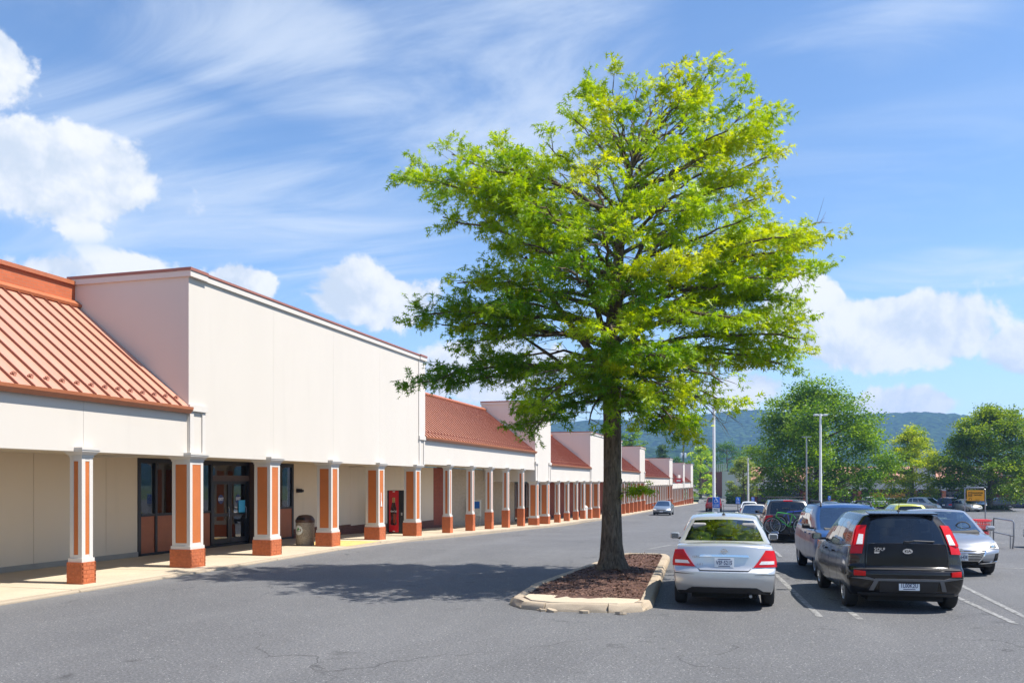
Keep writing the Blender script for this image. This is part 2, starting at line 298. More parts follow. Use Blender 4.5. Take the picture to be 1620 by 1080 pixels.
# ------------------------------------------------------------------ object helpers
def link(name, data, parent=None):
    o = bpy.data.objects.new(name, data); COL.objects.link(o)
    if parent is not None: o.parent = parent
    return o
def tag(o, label=None, cat=None, group=None, kind=None):
    for k, v in (('label', label), ('category', cat), ('group', group), ('kind', kind)):
        if v is not None: o[k] = v
    return o
def thing(name, label, cat, loc=(0, 0, 0), rz=0.0, group=None):
    o = link(name, None); o.location = loc; o.rotation_euler = (0, 0, rz); o.empty_display_size = .2
    return tag(o, label, cat, group)
def matlist(me, mats):
    for m in (mats if isinstance(mats, (list, tuple)) else [mats]): me.materials.append(MATS[m] if isinstance(m, str) else m)
class MB:
    """collects boxes, tubes, lathes and grids into one mesh"""
    def __init__(s): s.v = []; s.f = []; s.mi = []; s.m = 0
    def add(s, v, f):
        n = len(s.v); s.v += [tuple(p) for p in v]; s.f += [tuple(i + n for i in q) for q in f]; s.mi += [s.m] * len(f); return s
    def box(s, x0, x1, y0, y1, z0, z1):
        return s.add([(x0, y0, z0), (x1, y0, z0), (x1, y1, z0), (x0, y1, z0), (x0, y0, z1), (x1, y0, z1), (x1, y1, z1), (x0, y1, z1)],
                     [(0, 3, 2, 1), (4, 5, 6, 7), (0, 1, 5, 4), (1, 2, 6, 5), (2, 3, 7, 6), (3, 0, 4, 7)])
    def prism(s, poly, z0, z1):
        n = len(poly); return s.add([(x, y, z0) for x, y in poly] + [(x, y, z1) for x, y in poly],
                     [tuple(range(n))[::-1], tuple(range(n, 2 * n))] + [(i, (i + 1) % n, n + (i + 1) % n, n + i) for i in range(n)])
    def prism_y(s, poly, y0, y1):      # polygon in x,z swept along y
        n = len(poly); return s.add([(x, y0, z) for x, z in poly] + [(x, y1, z) for x, z in poly],
                     [tuple(range(n)), tuple(range(n, 2 * n))[::-1]] + [(i, n + i, n + (i + 1) % n, (i + 1) % n) for i in range(n)])
    def prism_x(s, poly, x0, x1):      # polygon in y,z swept along x
        n = len(poly); return s.add([(x0, y, z) for y, z in poly] + [(x1, y, z) for y, z in poly],
                     [tuple(range(n))[::-1], tuple(range(n, 2 * n))] + [(i, (i + 1) % n, n + (i + 1) % n, n + i) for i in range(n)])
    def tube(s, pts, rad, k=6, cap=True):
        pts = [Vector(p) for p in pts]; n = len(pts)
        if not isinstance(rad, (list, tuple)): rad = [rad] * n
        base = len(s.v); prev = None
        for i, p in enumerate(pts):
            t = (pts[min(i + 1, n - 1)] - pts[max(i - 1, 0)]).normalized()
            a = Vector((0, 0, 1)) if prev is None else prev
            if abs(t.dot(a)) > .95: a = Vector((1, 0, 0))
            e1 = (a - t * a.dot(t)).normalized(); e2 = t.cross(e1); prev = e1
            for j in range(k):
                w = 2 * math.pi * j / k; s.v.append(tuple(p + (e1 * math.cos(w) + e2 * math.sin(w)) * rad[i]))
        for i in range(n - 1):
            for j in range(k):
                s.f.append((base + i * k + j, base + i * k + (j + 1) % k, base + (i + 1) * k + (j + 1) % k, base + (i + 1) * k + j)); s.mi.append(s.m)
        if cap:
            s.f.append(tuple(base + j for j in range(k))[::-1]); s.f.append(tuple(base + (n - 1) * k + j for j in range(k))); s.mi += [s.m] * 2
        return s
    def lathe(s, prof, k=24, axis='z', c=(0, 0, 0)):
        base = len(s.v); n = len(prof)
        for (r, h) in prof:
            for j in range(k):
                w = 2 * math.pi * j / k; a, b = r * math.cos(w), r * math.sin(w)
                p = (a, b, h) if axis == 'z' else ((h, a, b) if axis == 'x' else (b, h, a))
                s.v.append((p[0] + c[0], p[1] + c[1], p[2] + c[2]))
        for i in range(n - 1):
            for j in range(k):
                s.f.append((base + i * k + j, base + i * k + (j + 1) % k, base + (i + 1) * k + (j + 1) % k, base + (i + 1) * k + j)); s.mi.append(s.m)
        return s
    def mesh(s, name, mats, smooth=None):
        me = bpy.data.meshes.new(name); me.from_pydata(s.v, [], s.f); matlist(me, mats)
        if any(s.mi): me.polygons.foreach_set('material_index', s.mi)
        if smooth is not None:
            me.polygons.foreach_set('use_smooth', [True] * len(me.polygons)); me.set_sharp_from_angle(angle=R(smooth))
        me.update(); return me
    def build(s, name, mats, parent=None, smooth=None, loc=None):
        o = link(name, s.mesh(name, mats, smooth), parent)
        if loc is not None: o.location = loc
        return o
def bevel(o, w=.02, seg=2, ang=35):
    b = o.modifiers.new('bevel', 'BEVEL'); b.width = w; b.segments = seg; b.limit_method = 'ANGLE'; b.angle_limit = R(ang); return o
def baked(o):
    """the mesh of an object with its modifiers applied"""
    dg = bpy.context.evaluated_depsgraph_get(); me = bpy.data.meshes.new_from_object(o.evaluated_get(dg)); old = o.data
    o.modifiers.clear(); o.data = me; bpy.data.meshes.remove(old); return o
def dup(o, parent=None, **k):
    c = o.copy(); COL.objects.link(c)
    if parent is not None: c.parent = parent
    for ch in o.children: dup(ch, c)
    return c
def text_mesh(s, size, depth=.002, bold=0.0, align='CENTER', shear=0.0):
    cu = bpy.data.curves.new('lettering', 'FONT'); cu.body = s; cu.size = size; cu.extrude = depth; cu.align_x = align; cu.align_y = 'CENTER'; cu.offset = bold; cu.shear = shear
    cu.resolution_u = 2
    o = bpy.data.objects.new('lettering', cu); COL.objects.link(o)
    dg = bpy.context.evaluated_depsgraph_get(); me = bpy.data.meshes.new_from_object(o.evaluated_get(dg)); bpy.data.objects.remove(o); bpy.data.curves.remove(cu); return me
def lettering(s, size, mat, parent, loc, rot, name='lettering', sx=1.0, bold=0.0, shear=0.0):
    me = text_mesh(s, size, bold=bold, shear=shear); me.materials.clear(); matlist(me, mat)
    o = link(name, me, parent); o.location = loc; o.rotation_euler = rot; o.scale = (sx, 1, 1); return o
# ================================================================== the setting
def strip_mesh(name, xs_of_y, ys, zoff, mat, thick=None):
    """a sheet that follows the fall of the ground; xs_of_y(y) -> list of x"""
    v, f = [], []; n = None
    for y in ys:
        xs = xs_of_y(y); n = len(xs); v += [(x, y, ground(y) + zoff) for x in xs]
    for i in range(len(ys) - 1):
        for j in range(n - 1):
            a = i * n + j; f.append((a, a + 1, a + n + 1, a + n))
    mb = MB(); mb.add(v, f); return mb.mesh(name, mat)
YS = [-40, -20, -8] + list(range(0, 200, 4)) + [200, 230, 300, 400, 700, 1500, 2600, 4200]
g = link('ground', strip_mesh('ground', lambda y: [-3500, -600, -120, -40, -17, 0, 40, 90, 200, 600, 3500], YS, -.10, 'grass')); tag(g, kind='structure')
g = link('parking_lot', strip_mesh('parking_lot', lambda y: [-12.42] + list(np.linspace(-10, 120, 14)), [-40, -20, -8] + list(range(0, 188, 3)) + [190], 0, 'asphalt')); tag(g, kind='structure')
def stripe(x0, y0, x1, y1, w=.10):
    d = Vector((x1 - x0, y1 - y0)); L = d.length; d.normalize(); nrm = Vector((-d.y, d.x)) * w / 2; n = max(2, int(L / 1.5) + 1)
    v, f = [], []
    for i in range(n):
        p = Vector((x0, y0)) + d * L * i / (n - 1)
        for s in (-1, 1): q = p + nrm * s; v.append((q.x, q.y, ground(q.y) + .005))
    for i in range(n - 1): f.append((2 * i, 2 * i + 1, 2 * i + 3, 2 * i + 2))
    m = MB(); m.add(v, f); o = m.build('line_marking', 'road_paint'); tag(o, kind='structure'); return o
for a in [(.92, 14.1, .35, 20.6), (1.50, 14.0, 1.36, 15.4), (3.66, 14.2, 3.45, 17.6), (3.98, 14.6, 3.95, 20.0), (6.6, 14.6, 6.5, 20.2), (-.25, 20.55, .45, 20.75), (.35, 22.9, 6.6, 23.4), (-3.4, 27.2, -3.0, 31.2), (-3.5, 27.6, -2.3, 26.9), (-2.4, 31.0, -2.45, 36),
          (.6, 25, .4, 29.5), (3.1, 25, 2.9, 29.6), (5.7, 25, 5.5, 29.7), (8.4, 16.5, 8.3, 22), (6.8, 38, 6.7, 43), (9.4, 38, 9.2, 43), (12, 38, 11.8, 43), (14.6, 38, 14.4, 43), (8.2, 52, 8.1, 57), (10.8, 52, 10.7, 57), (13.4, 52, 13.3, 57), (16, 52, 15.9, 57), (18.6, 52, 18.5, 57), (17.2, 38, 17, 43), (19.8, 38, 19.6, 43),
          (12, 70, 11.9, 75), (14.6, 70, 14.5, 75), (17.2, 70, 17.1, 75), (19.8, 70, 19.7, 75), (22.4, 70, 22.3, 75), (25, 70, 24.9, 75), (-6.6, 47, -5.4, 47.0), (-6.2, 37.6, -5.6, 37.6), (-6.4, 66, -5.2, 66)]:
    stripe(*a)
# sidewalk of concrete slabs with a low kerb
SWY = [(-400, .05), (27, .05), (31.4, -.04), (35.2, -.14), (41.25, -.29), (47.4, -.44), (50.6, -.56), (56.6, -.66), (65, -.76), (72, -.97), (132, -1.66), (186, -2.38), (400, -2.5)]
def walk(Y): return float(np.interp(Y, [a for a, b in SWY], [b for a, b in SWY]))
sw = link('sidewalk', strip_mesh('sidewalk', lambda y: [-17.2, -12.5], [-30] + list(range(-20, 190, 3)), -.06, 'kerb_concrete')); tag(sw, kind='structure')
def slope_box(x0, x1, y0, y1, fz, th):
    m = MB(); return m.add([(x0, y0, fz(y0) - th), (x1, y0, fz(y0) - th), (x1, y1, fz(y1) - th), (x0, y1, fz(y1) - th), (x0, y0, fz(y0)), (x1, y0, fz(y0)), (x1, y1, fz(y1)), (x0, y1, fz(y1))],
                 [(0, 3, 2, 1), (4, 5, 6, 7), (0, 1, 5, 4), (1, 2, 6, 5), (2, 3, 7, 6), (3, 0, 4, 7)])
plain('concrete_yellow', (.62, .42, .14), .85, var=.25, scale=3, bump=.3)
y = -4.0; i = 0
while y < 186:
    L = 3.46 if y < 75 else 6.9
    mat = 'concrete_yellow' if 24.2 < y < 27.6 else 'concrete'
    slope_box(-17.0, -12.585, y + .012, y + L - .012, walk, .14).build('slab', 'concrete', sw)
    k = slope_box(-12.575, -12.38, y + .006, y + L - .006, lambda q: max(walk(q) - .004, ground(q) + .045) if not 25.2 < q < 27.2 else ground(q) + .02, .2).build('kerb_stone', 'kerb_concrete', sw)
    bevel(k, .025, 2)
    y += L; i += 1
m = MB(); m.add([(-14.6, 24.9, walk(24.9) + .004), (-12.6, 24.7, walk(24.7) + .004), (-12.6, 27.2, walk(27.2) + .004), (-14.6, 27.0, walk(27) + .004)], [(0, 1, 2, 3)])
m.build('ramp_paint', 'concrete_yellow', sw)

# ------------------------------------------------------------------ columns of the arcade
def col_parts(w, s, post, kind):
    fr = MB(); zt, zb = 2.55, .56
    for sx in (-1, 1):
        for sy in (-1, 1):
            x0, x1 = sorted((sx * s, sx * (s - post))); y0, y1 = sorted((sy * s, sy * (s - post)))
            fr.box(x0, x1, y0, y1, zb, zt + .1)
    for a in (-1, 1):
        q0, q1 = sorted((a * (s - .004), a * (s - .04)))
        for z0, z1 in ((zb, zb + .075), (zt - .03, zt + .099)):
            fr.box(q0, q1, -s + post, s - post, z0, z1); fr.box(-s + post, s - post, q0, q1, z0, z1)
    P = {}
    P['frame'] = fr.mesh('column', 'trim_white')
    c = MB(); e = s
    for (o0, o1, z0, z1) in ((.015, .015, 2.60, 2.645), (.03, .085, 2.645, 2.71), (.09, .09, 2.71, 2.745), (.105, .105, 2.745, 2.795)):
        a, b = e + o0, e + o1
        c.add([(-a, -a, z0), (a, -a, z0), (a, a, z0), (-a, a, z0), (-b, -b, z1), (b, -b, z1), (b, b, z1), (-b, b, z1)], [(0, 3, 2, 1), (4, 5, 6, 7), (0, 1, 5, 4), (1, 2, 6, 5), (2, 3, 7, 6), (3, 0, 4, 7)])
    P['cap'] = c.mesh('cap', 'trim_white')
    t = MB(); t.box(-s - .022, s + .022, -s - .022, s + .022, .488, .565); P['trim'] = t.mesh('base_trim', 'trim_white')
    pl = MB(); hw = s - post; pl.box(-hw + .001, hw - .001, -.012, .012, zb + .076, zt - .031); P['panel'] = pl.mesh('panel', 'orange_panel')
    P['w'], P['s'] = w, s
    return P
NARROW = col_parts(.19, .148, .092, 'narrow'); WIDE = col_parts(.292, .252, .092, 'wide')
brick_cache = {}
def brick_mesh(L):
    k = round(L, 3)
    if k not in brick_cache:
        m = MB(); m.box(-L / 2, L / 2, -.02, .02, -.032, .032); brick_cache[k] = m.mesh('brick', 'brick_orange')
    return brick_cache[k]
def column(parent, P, Y, datum, zfloor, detail):
    """shaft frame with inset orange panels on a painted brick base; Y is the near edge of the base"""
    w = P['w']; X = -13.0 - w; c = link('column', P['frame'], parent); pl = parent.location
    c.location = (X - pl.x, Y + w - pl.y, datum - pl.z)
    for nm in ('cap', 'trim'): link('cap' if nm == 'cap' else 'base_trim', P[nm], c)
    for k in range(4):
        o = link('panel', P['panel'], c); a = k * math.pi / 2; r = P['s'] - .022; o.location = (math.sin(a) * r, -math.cos(a) * r, 0); o.rotation_euler = (0, 0, a)
    lo = zfloor - datum - .12; b = MB(); inset = .004 if detail else 0
    b.box(-w + inset, w - inset, -w + inset, w - inset, lo, .487); b.build('base', 'mortar_orange' if detail else 'brick_orange', c)
    if detail:
        n = 6; hh = .487 / n; cnt = 2 if w < .25 else 3; joined = MB()
        for r in range(n):
            z = hh * (r + .5); Lf = 2 * w
            for f in range(4):
                a = f * math.pi / 2; span = Lf if f % 2 == 0 else Lf - .085
                base = span / cnt
                cuts = [-span / 2 + base * q for q in range(cnt + 1)] if r % 2 == 0 else [-span / 2] + [-span / 2 + base * (q + .5) for q in range(cnt)] + [span / 2]
                for q in range(len(cuts) - 1):
                    L = cuts[q + 1] - cuts[q] - .008; mid = (cuts[q] + cuts[q + 1]) / 2
                    jit = random.uniform(-.0025, .0025); rr = w - .02 + jit + .002
                    lx, ly = mid, -rr
                    px, py = lx * math.cos(a) - ly * math.sin(a), lx * math.sin(a) + ly * math.cos(a)
                    if detail == 2:
                        o = link('brick', brick_mesh(L), c); o.location = (px, py, z); o.rotation_euler = (0, 0, a)
                    else:
                        mm = Matrix.Translation((px, py, z)) @ Matrix.Rotation(a, 4, 'Z')
                        vs_ = [mm @ Vector(v) for v in ((-L / 2, -.02, -.032), (L / 2, -.02, -.032), (L / 2, .02, -.032), (-L / 2, .02, -.032), (-L / 2, -.02, .032), (L / 2, -.02, .032), (L / 2, .02, .032), (-L / 2, .02, .032))]
                        joined.add(vs_, [(0, 3, 2, 1), (4, 5, 6, 7), (0, 1, 5, 4), (1, 2, 6, 5), (2, 3, 7, 6), (3, 0, 4, 7)])
        if joined.v: tag(joined.build('brickwork', 'brick_orange', c), kind='stuff')
    return c
# ------------------------------------------------------------------ roofed arcade sections
def off(parent, mb, name, mat, smooth=None):
    o = mb.build(name, mat, parent, smooth); o.location = -parent.location; return o
XB, XE = -16.4, -13.03         # shop wall, eave
def arcade(label, Y0, Y1, d, cols, detail, seams, upper=True, fb=2.715, joints=None, wallmat='wall_beige', basemat='brick_tan'):
    t = thing('shopping_arcade', label, 'arcade', (-14.5, (Y0 + Y1) / 2, walk((Y0 + Y1) / 2)), group='red roofed arcades of the shopping centre')
    zf, ze, zr = d + fb, d + 3.87, d + 6.50
    ys = sorted(set([Y0] + [q for q in (joints or []) if Y0 + .3 < q < Y1 - .3] + [Y1]))
    for a, b in zip(ys[:-1], ys[1:]):
        m = MB(); m.box(-13.46, -13.14, a + .003, b - .003, zf, ze - .12); off(t, m, 'fascia_panel', 'stucco')
    m = MB(); m.box(-13.44, -13.146, Y0, Y1, zf + .01, ze - .13); off(t, m, 'beam', 'mortar_grey')
    m = MB(); m.box(XB, -13.46, Y0, Y1, zf + .06, zf + .14); off(t, m, 'soffit', 'soffit')
    # the metal roof: pans between standing seams
    m = MB(); m.prism_y([(XE - .03, ze - .05), (-16.5, zr - .05), (-16.5, ze - .125), (XE - .10, ze - .125)], Y0, Y1); off(t, m, 'roof_deck', 'roof_seam')
    sl = Vector((-16.36 - XE, 0, zr - ze)); n = int((Y1 - Y0) / .382); st = (Y1 - Y0) / n; nv = Vector((zr - ze, 0, 16.36 + XE)).normalized()
    def seam(mb, y, x0=0):
        p0, p1 = Vector((XE + .015, y, ze)), Vector((XE + .015, y, ze)) + sl
        h = nv * .042; w = .011
        mb.add([p0 + Vector((0, -w, 0)), p0 + Vector((0, w, 0)), p1 + Vector((0, w, 0)), p1 + Vector((0, -w, 0)), p0 + Vector((0, -w, 0)) + h, p0 + Vector((0, w, 0)) + h, p1 + Vector((0, w, 0)) + h, p1 + Vector((0, -w, 0)) + h],
               [(0, 3, 2, 1), (4, 5, 6, 7), (0, 1, 5, 4), (1, 2, 6, 5), (2, 3, 7, 6), (3, 0, 4, 7)])
    def pan(mb, ya, yb):
        a = Vector((XE, 0, ze)); b = a + sl; q = nv * .004
        mb.add([a + Vector((0, ya, 0)) + q, a + Vector((0, yb, 0)) + q, b + Vector((0, yb, 0)) + q, b + Vector((0, ya, 0)) + q, a + Vector((0, ya, 0)) - nv * .02, a + Vector((0, yb, 0)) - nv * .02, b + Vector((0, yb, 0)) - nv * .02, b + Vector((0, ya, 0)) - nv * .02],
               [(0, 1, 2, 3), (7, 6, 5, 4), (0, 4, 5, 1), (1, 5, 6, 2), (2, 6, 7, 3), (3, 7, 4, 0)])
    def guard(mb, y):
        p = Vector((XE, y, ze)) + sl * .085 + nv * .006
        for k in range(5):
            a = math.pi * (.12 + .19 * k); q = p + Vector((0, math.cos(a) * .05, 0)) + nv * math.sin(a) * .055
            mb.box(q.x - .02, q.x + .012, q.y - .017, q.y + .017, q.z - .014, q.z + .014)
        mb.box(p.x - .06, p.x + .05, y - .025, y + .025, p.z - .05, p.z + .02)
    if seams == 2:
        p0 = s0 = g0 = None
        for k in range(n):
            y0 = Y0 + st * k
            if p0 is None:
                mb = MB(); pan(mb, y0 + .013, y0 + st - .013); p0 = off(t, mb, 'roof_panel', 'roof_pan'); mb = MB(); seam(mb, y0); s0 = off(t, mb, 'roof_seam', 'roof_seam'); mb = MB(); guard(mb, y0 + st / 2); g0 = off(t, mb, 'snow_guard', 'guard_metal')
            else:
                for o in (p0, s0, g0):
                    c = o.copy(); COL.objects.link(c); c.location = o.location + Vector((0, st * k, 0))
    else:
        mb = MB(); pan(mb, Y0, Y1); off(t, mb, 'roof_sheet', 'roof_pan')
        mb = MB()
        for k in range(1, n): seam(mb, Y0 + st * k)
        tag(off(t, mb, 'roof_seams', 'roof_seam'), kind='stuff')
        mb = MB()
        for k in range(n): guard(mb, Y0 + st * (k + .5))
        tag(off(t, mb, 'snow_guards', 'guard_metal'), kind='stuff')
    m = MB(); m.prism_y([(XE + .075, ze + .015), (XE - .02, ze + .015), (XE - .09, ze - .13), (XE - .01, ze - .135), (XE + .065, ze - .05)], Y0, Y1); off(t, m, 'gutter', 'gutter')
    m = MB(); m.prism_y([(-16.22, zr - .06), (-16.20, zr + .0), (-16.33, zr + .10), (-16.5, zr + .10), (-16.5, zr - .1)], Y0, Y1); off(t, m, 'ridge_flashing', 'gutter')
    if upper:
        m = MB(); m.box(-17.0, -16.42, Y0, Y1, zr - .2, zr + .50); off(t, m, 'upper_wall', 'brick_courses')
        m = MB(); m.box(-17.1, -16.36, Y0, Y1, zr + .50, zr + .60); off(t, m, 'coping', 'gutter')
    else:
        m = MB(); m.box(-22, -16.5, Y0, Y1, zr - .4, zr - .1); off(t, m, 'flat_roof', 'mortar_grey')
    for (P, Y) in cols: column(t, P, Y, d, walk(Y), detail)
    return t
def courses(name, col, mort, cyc, px=1.0):
    t = NT(name); p = t.pos(); sx = t.n.new('ShaderNodeSeparateXYZ'); t.l.new(p, sx.inputs[0]); cb = t.n.new('ShaderNodeCombineXYZ')
    t.l.new(t.math('ADD', sx.outputs[1], sx.outputs[0]), cb.inputs[0]); t.l.new(sx.outputs[2], cb.inputs[1])
    b = t.n.new('ShaderNodeTexBrick'); t.l.new(cb.outputs[0], b.inputs['Vector']); b.inputs['Scale'].default_value = 1; b.inputs['Brick Width'].default_value = .215; b.inputs['Row Height'].default_value = .075; b.inputs['Mortar Size'].default_value = .007
    b.inputs['Color1'].default_value = (*col, 1); b.inputs['Color2'].default_value = (*[c * .78 for c in col], 1); b.inputs['Mortar'].default_value = (*mort, 1)
    t.color(t.mix(.25, b.outputs[0], t.mix(t.noise(p, 3, 4), tuple(c * .7 for c in col), tuple(min(1, c * 1.3) for c in col)))); t.set(Roughness=.9); t.bump(b.outputs['Fac'], -.4, .01); MATS[name] = t.m
courses('brick_courses', (.50, .13, .05), (.34, .15, .09), 1); courses('brick_tan_courses', (.46, .38, .28), (.52, .47, .40), 1); courses('brick_red_courses', (.30, .065, .035), (.25, .12, .09), 1); courses('brick_brown', (.16, .06, .04), (.20, .11, .08), 1)

JA = [14.2 - 3.46 * k for k in range(-1, 5)]
A = arcade('near end of the arcade, pale red standing seam roof below brick parapet', -6.0, 17.47, 0, [(NARROW, 14.01), (NARROW, 10.5), (NARROW, 7.05), (NARROW, 3.6)], 2, 2, joints=[14.2, 10.7, 7.2])
C = arcade('red roofed arcade between the tall white block and tree limbs', 32.45, 50.45, .08, [(NARROW, q) for q in (35.21, 38.31, 41.28, 44.26, 47.36)], 1, 2, upper=False, fb=2.75, joints=[41.4])
E_ = arcade('short red roofed arcade just before the oak trunk', 54.5, 68.2, -.6, [(NARROW, q) for q in (56.6, 59.6, 62.7, 65.4)], 0, 1, upper=False)
G_ = arcade('short red roofed arcade showing just past the oak trunk', 84.5, 98.2, -.6, [(NARROW, q) for q in (86.2, 89.2, 92.2, 95.2)], 0, 1, upper=False)
I_ = arcade('long red roofed arcade behind the moving grey car', 102.8, 132.1, -1.08, [(NARROW, 104.6 + 2.95 * q) for q in range(9)], 0, 1, upper=False)
K_ = arcade('small red roofed arcade with stepped white gable near the far end', 137.1, 157.1, -1.7, [(NARROW, 139 + 2.9 * q) for q in range(6)], 0, 1, upper=False)
m = MB(); m.prism_x([(146.5, 1.0), (152.5, 1.0), (152.5, 2.6), (151.5, 2.6), (151.5, 3.3), (147.5, 3.3), (147.5, 2.6), (146.5, 2.6)], -13.4, -13.12); off(K_, m, 'gable_panel', 'stucco')
M_ = arcade('last red roofed arcade at the far end of the row', 160.2, 175.0, -1.7, [(NARROW, 163.0), (NARROW, 168.5)], 0, 1, upper=False)
# ------------------------------------------------------------------ tall white blocks between them
def block(label, Y0, Y1, d, top, cols, detail, joints=(), back=-16.56, ledge=None, bottom=None):
    t = thing('parapet_block', label, 'building', (-14.5, (Y0 + Y1) / 2, walk((Y0 + Y1) / 2)), group='white parapet blocks of the shopping centre')
    zf = d + 2.715 if bottom is None else bottom; XF = -13.10
    ys = [Y0] + list(joints) + [Y1]
    for a, b in zip(ys[:-1], ys[1:]):
        m = MB(); m.box(XF - .22, XF, a + (.0016 if a > Y0 else 0), b - (.0016 if b < Y1 else 0), zf, top - .21); off(t, m, 'wall_panel', 'stucco')
    m = MB(); m.box(back, XF - .22, Y0, Y0 + .2, zf, top - .21); m.box(back, XF - .22, Y1 - .2, Y1, zf, top - .21); m.box(back, back + .2, Y0 + .2, Y1 - .2, zf + .3, top - .21); off(t, m, 'side_wall', 'stucco')
    m = MB(); m.box(XF - .215, XF - .01, Y0 + .01, Y1 - .01, zf + .01, top - .25); off(t, m, 'wall_core', 'mortar_grey')
    m = MB(); m.box(XB - .1, XF - .22, Y0 + .2, Y1 - .2, zf + .05, zf + .13); off(t, m, 'soffit', 'soffit')
    m = MB(); m.box(back + .2, XF - .22, Y0 + .2, Y1 - .2, top - .5, top - .4); off(t, m, 'flat_roof', 'mortar_grey')
    # cornice band: proud at both ends, set back between
    e = min(.62, (Y1 - Y0) / 3)
    for nm, z0, z1, p, mat in (('cornice', top - .21, top - .07, .055, 'trim_white'), ('coping', top - .07, top, .075, 'coping')):
        m = MB(); m.box(XF - .3, XF + p + .04, Y0 - p, Y0 + e, z0, z1); m.box(XF - .3, XF + p + .04, Y1 - e, Y1 + p, z0, z1); m.box(XF - .3, XF + p, Y0 + e, Y1 - e, z0 - (.0 if nm == 'coping' else .0), z1 - .012)
        m.box(back - .05, XF - .3, Y0 - p, Y0 + .25, z0, z1 - .004); m.box(back - .05, XF - .3, Y1 - .25, Y1 + p, z0, z1 - .004); off(t, m, nm, mat)
    zl = d + 3.80 if ledge is None else ledge
    for ya, yb in ((Y0 - .02, Y0 + e), (Y1 - e, Y1 + .02)):
        m = MB(); m.box(XF - .02, XF + .075, ya - .03, yb + .03, zl, zl + .15); off(t, m, 'ledge', 'trim_white')
        m = MB(); m.box(XF - .02, XF + .035, ya + .03, ya + .17, zf + .08, zl); m.box(XF - .02, XF + .035, yb - .14, yb - .02, zf + .08, zl); off(t, m, 'pilaster_strip', 'trim_white')
    if Y1 - Y0 > 10:
        m = MB(); m.box(XF - .02, XF + .035, Y1 - e - .02, Y1 + .012, zl + .15, top - .21); off(t, m, 'pilaster', 'trim_white')
    for k, (P, Y) in enumerate(cols): column(t, P, Y, d, walk(Y), detail[k] if isinstance(detail, list) else detail)
    return t
B = block('tall blank white parapet block above the glass shop entrance', 17.47, 32.45, 0, 7.22, [(WIDE, q) for q in (17.40, 20.88, 24.41, 27.92, 31.36)], [2, 2, 2, 1, 1], joints=(21.2, 24.7, 28.2))
DB = block('narrow white parapet block partly hidden by low oak leaves', 50.45, 54.5, -.6, 7.1, [(WIDE, 50.57), (WIDE, 53.4)], 1)
FB = block('wide white parapet block hidden behind the oak trunk', 68.2, 84.5, -.6, 6.2, [(WIDE, 68.1), (WIDE, 71.6), (WIDE, 80.5), (WIDE, 83.6)], 0, joints=(72.5, 80))
HB = block('narrow white parapet block above the small trunk shoot of leaves', 98.2, 102.8, -.6, 6.22, [(WIDE, 98.3), (WIDE, 101.9)], 0, back=-17.5)
JB = block('narrow white parapet block with a red blade sign', 132.1, 137.1, -1.08, 5.77, [(WIDE, 132.3), (WIDE, 136)], 0, back=-17.5)
LB = block('slim white parapet block, second from the far end', 157.1, 160.2, -1.7, 5.6, [(WIDE, 157.3)], 0, back=-17.5)
NB = block('slim white parapet block closing the far end of the row', 175.0, 181.0, -1.7, 5.79, [(WIDE, 175.2), (WIDE, 180.2)], 0, back=-17.5)
m = MB(); m.box(-12.2, -11.2, 131.9, 132.0, 1.9, 2.7); o = m.build('blade_sign', 'cart_red'); m = MB(); m.box(-13.1, -12.2, 131.93, 131.97, 2.6, 2.66); m.build('bracket', 'frame_black', o); m = MB(); m.box(-12.0, -11.4, 131.88, 131.9, 2.15, 2.45); m.build('sign_face', 'poster_white', o)
tag(o, 'small red blade sign hanging out over the arcade far along the row', 'sign')
# ------------------------------------------------------------------ shop walls behind the columns
def shop_wall(label, Y0, Y1, zt, joints, mat='wall_beige', foot='wall_foot', fh=.13):
    t = thing('shop_wall', label, 'wall', (XB, (Y0 + Y1) / 2, walk((Y0 + Y1) / 2)))
    ys = [Y0] + sorted(j for j in joints if Y0 < j < Y1) + [Y1]
    for a, b in zip(ys[:-1], ys[1:]):
        m = MB(); zb = min(walk(a), walk(b)) - .05; m.box(XB - .2, XB, a + .006, b - .006, zb, zt); off(t, m, 'wall_panel', mat)
        m = MB(); zw = max(walk(a), walk(b)); m.box(XB - .1, XB + .025, a, b, zb, zw + fh); off(t, m, 'wall_foot', foot)
    m = MB(); m.box(XB - .19, XB - .015, Y0, Y1, walk(Y1) - .05, zt); off(t, m, 'backing', 'mortar_grey')
    return t
shop_wall('beige panelled wall under the arcade beside the shop windows', -6, 19.68, 2.80, [16.18, 18.5, 13.8, 11.4, 9, 6.6, 4.2, 1.8])
shop_wall('beige panelled wall behind the trash bin and vending machine', 27.86, 41.9, 2.85, [29.7, 32.4, 35.2, 37.6, 38.6], foot='brick_brown', fh=.34)
t = shop_wall('narrow dark red wall section behind the arcade columns', 41.9, 44.6, 2.85, [42.8, 43.7], mat='brick_red_courses', foot='brick_brown')
shop_wall('tan brick wall under the arcade beyond the brown doors', 44.6, 54.4, 2.85, [50.5], mat='brick_tan_courses', foot='brick_tan', fh=.05)
shop_wall('tan brick shop wall under the second short arcade', 54.4, 57.4, 2.2, [], mat='brick_tan_courses', foot='brick_tan', fh=.05)
shop_wall('dark red wall under the arcade behind the oak trunk', 66.4, 102.8, 2.1, [72, 78, 84, 92], mat='brick_red_courses', foot='brick_brown')
shop_wall('dark red brick wall under the long far arcade', 102.8, 181, 1.6, [110, 118, 126, 137, 150, 165], mat='brick_red_courses', foot='brick_brown')
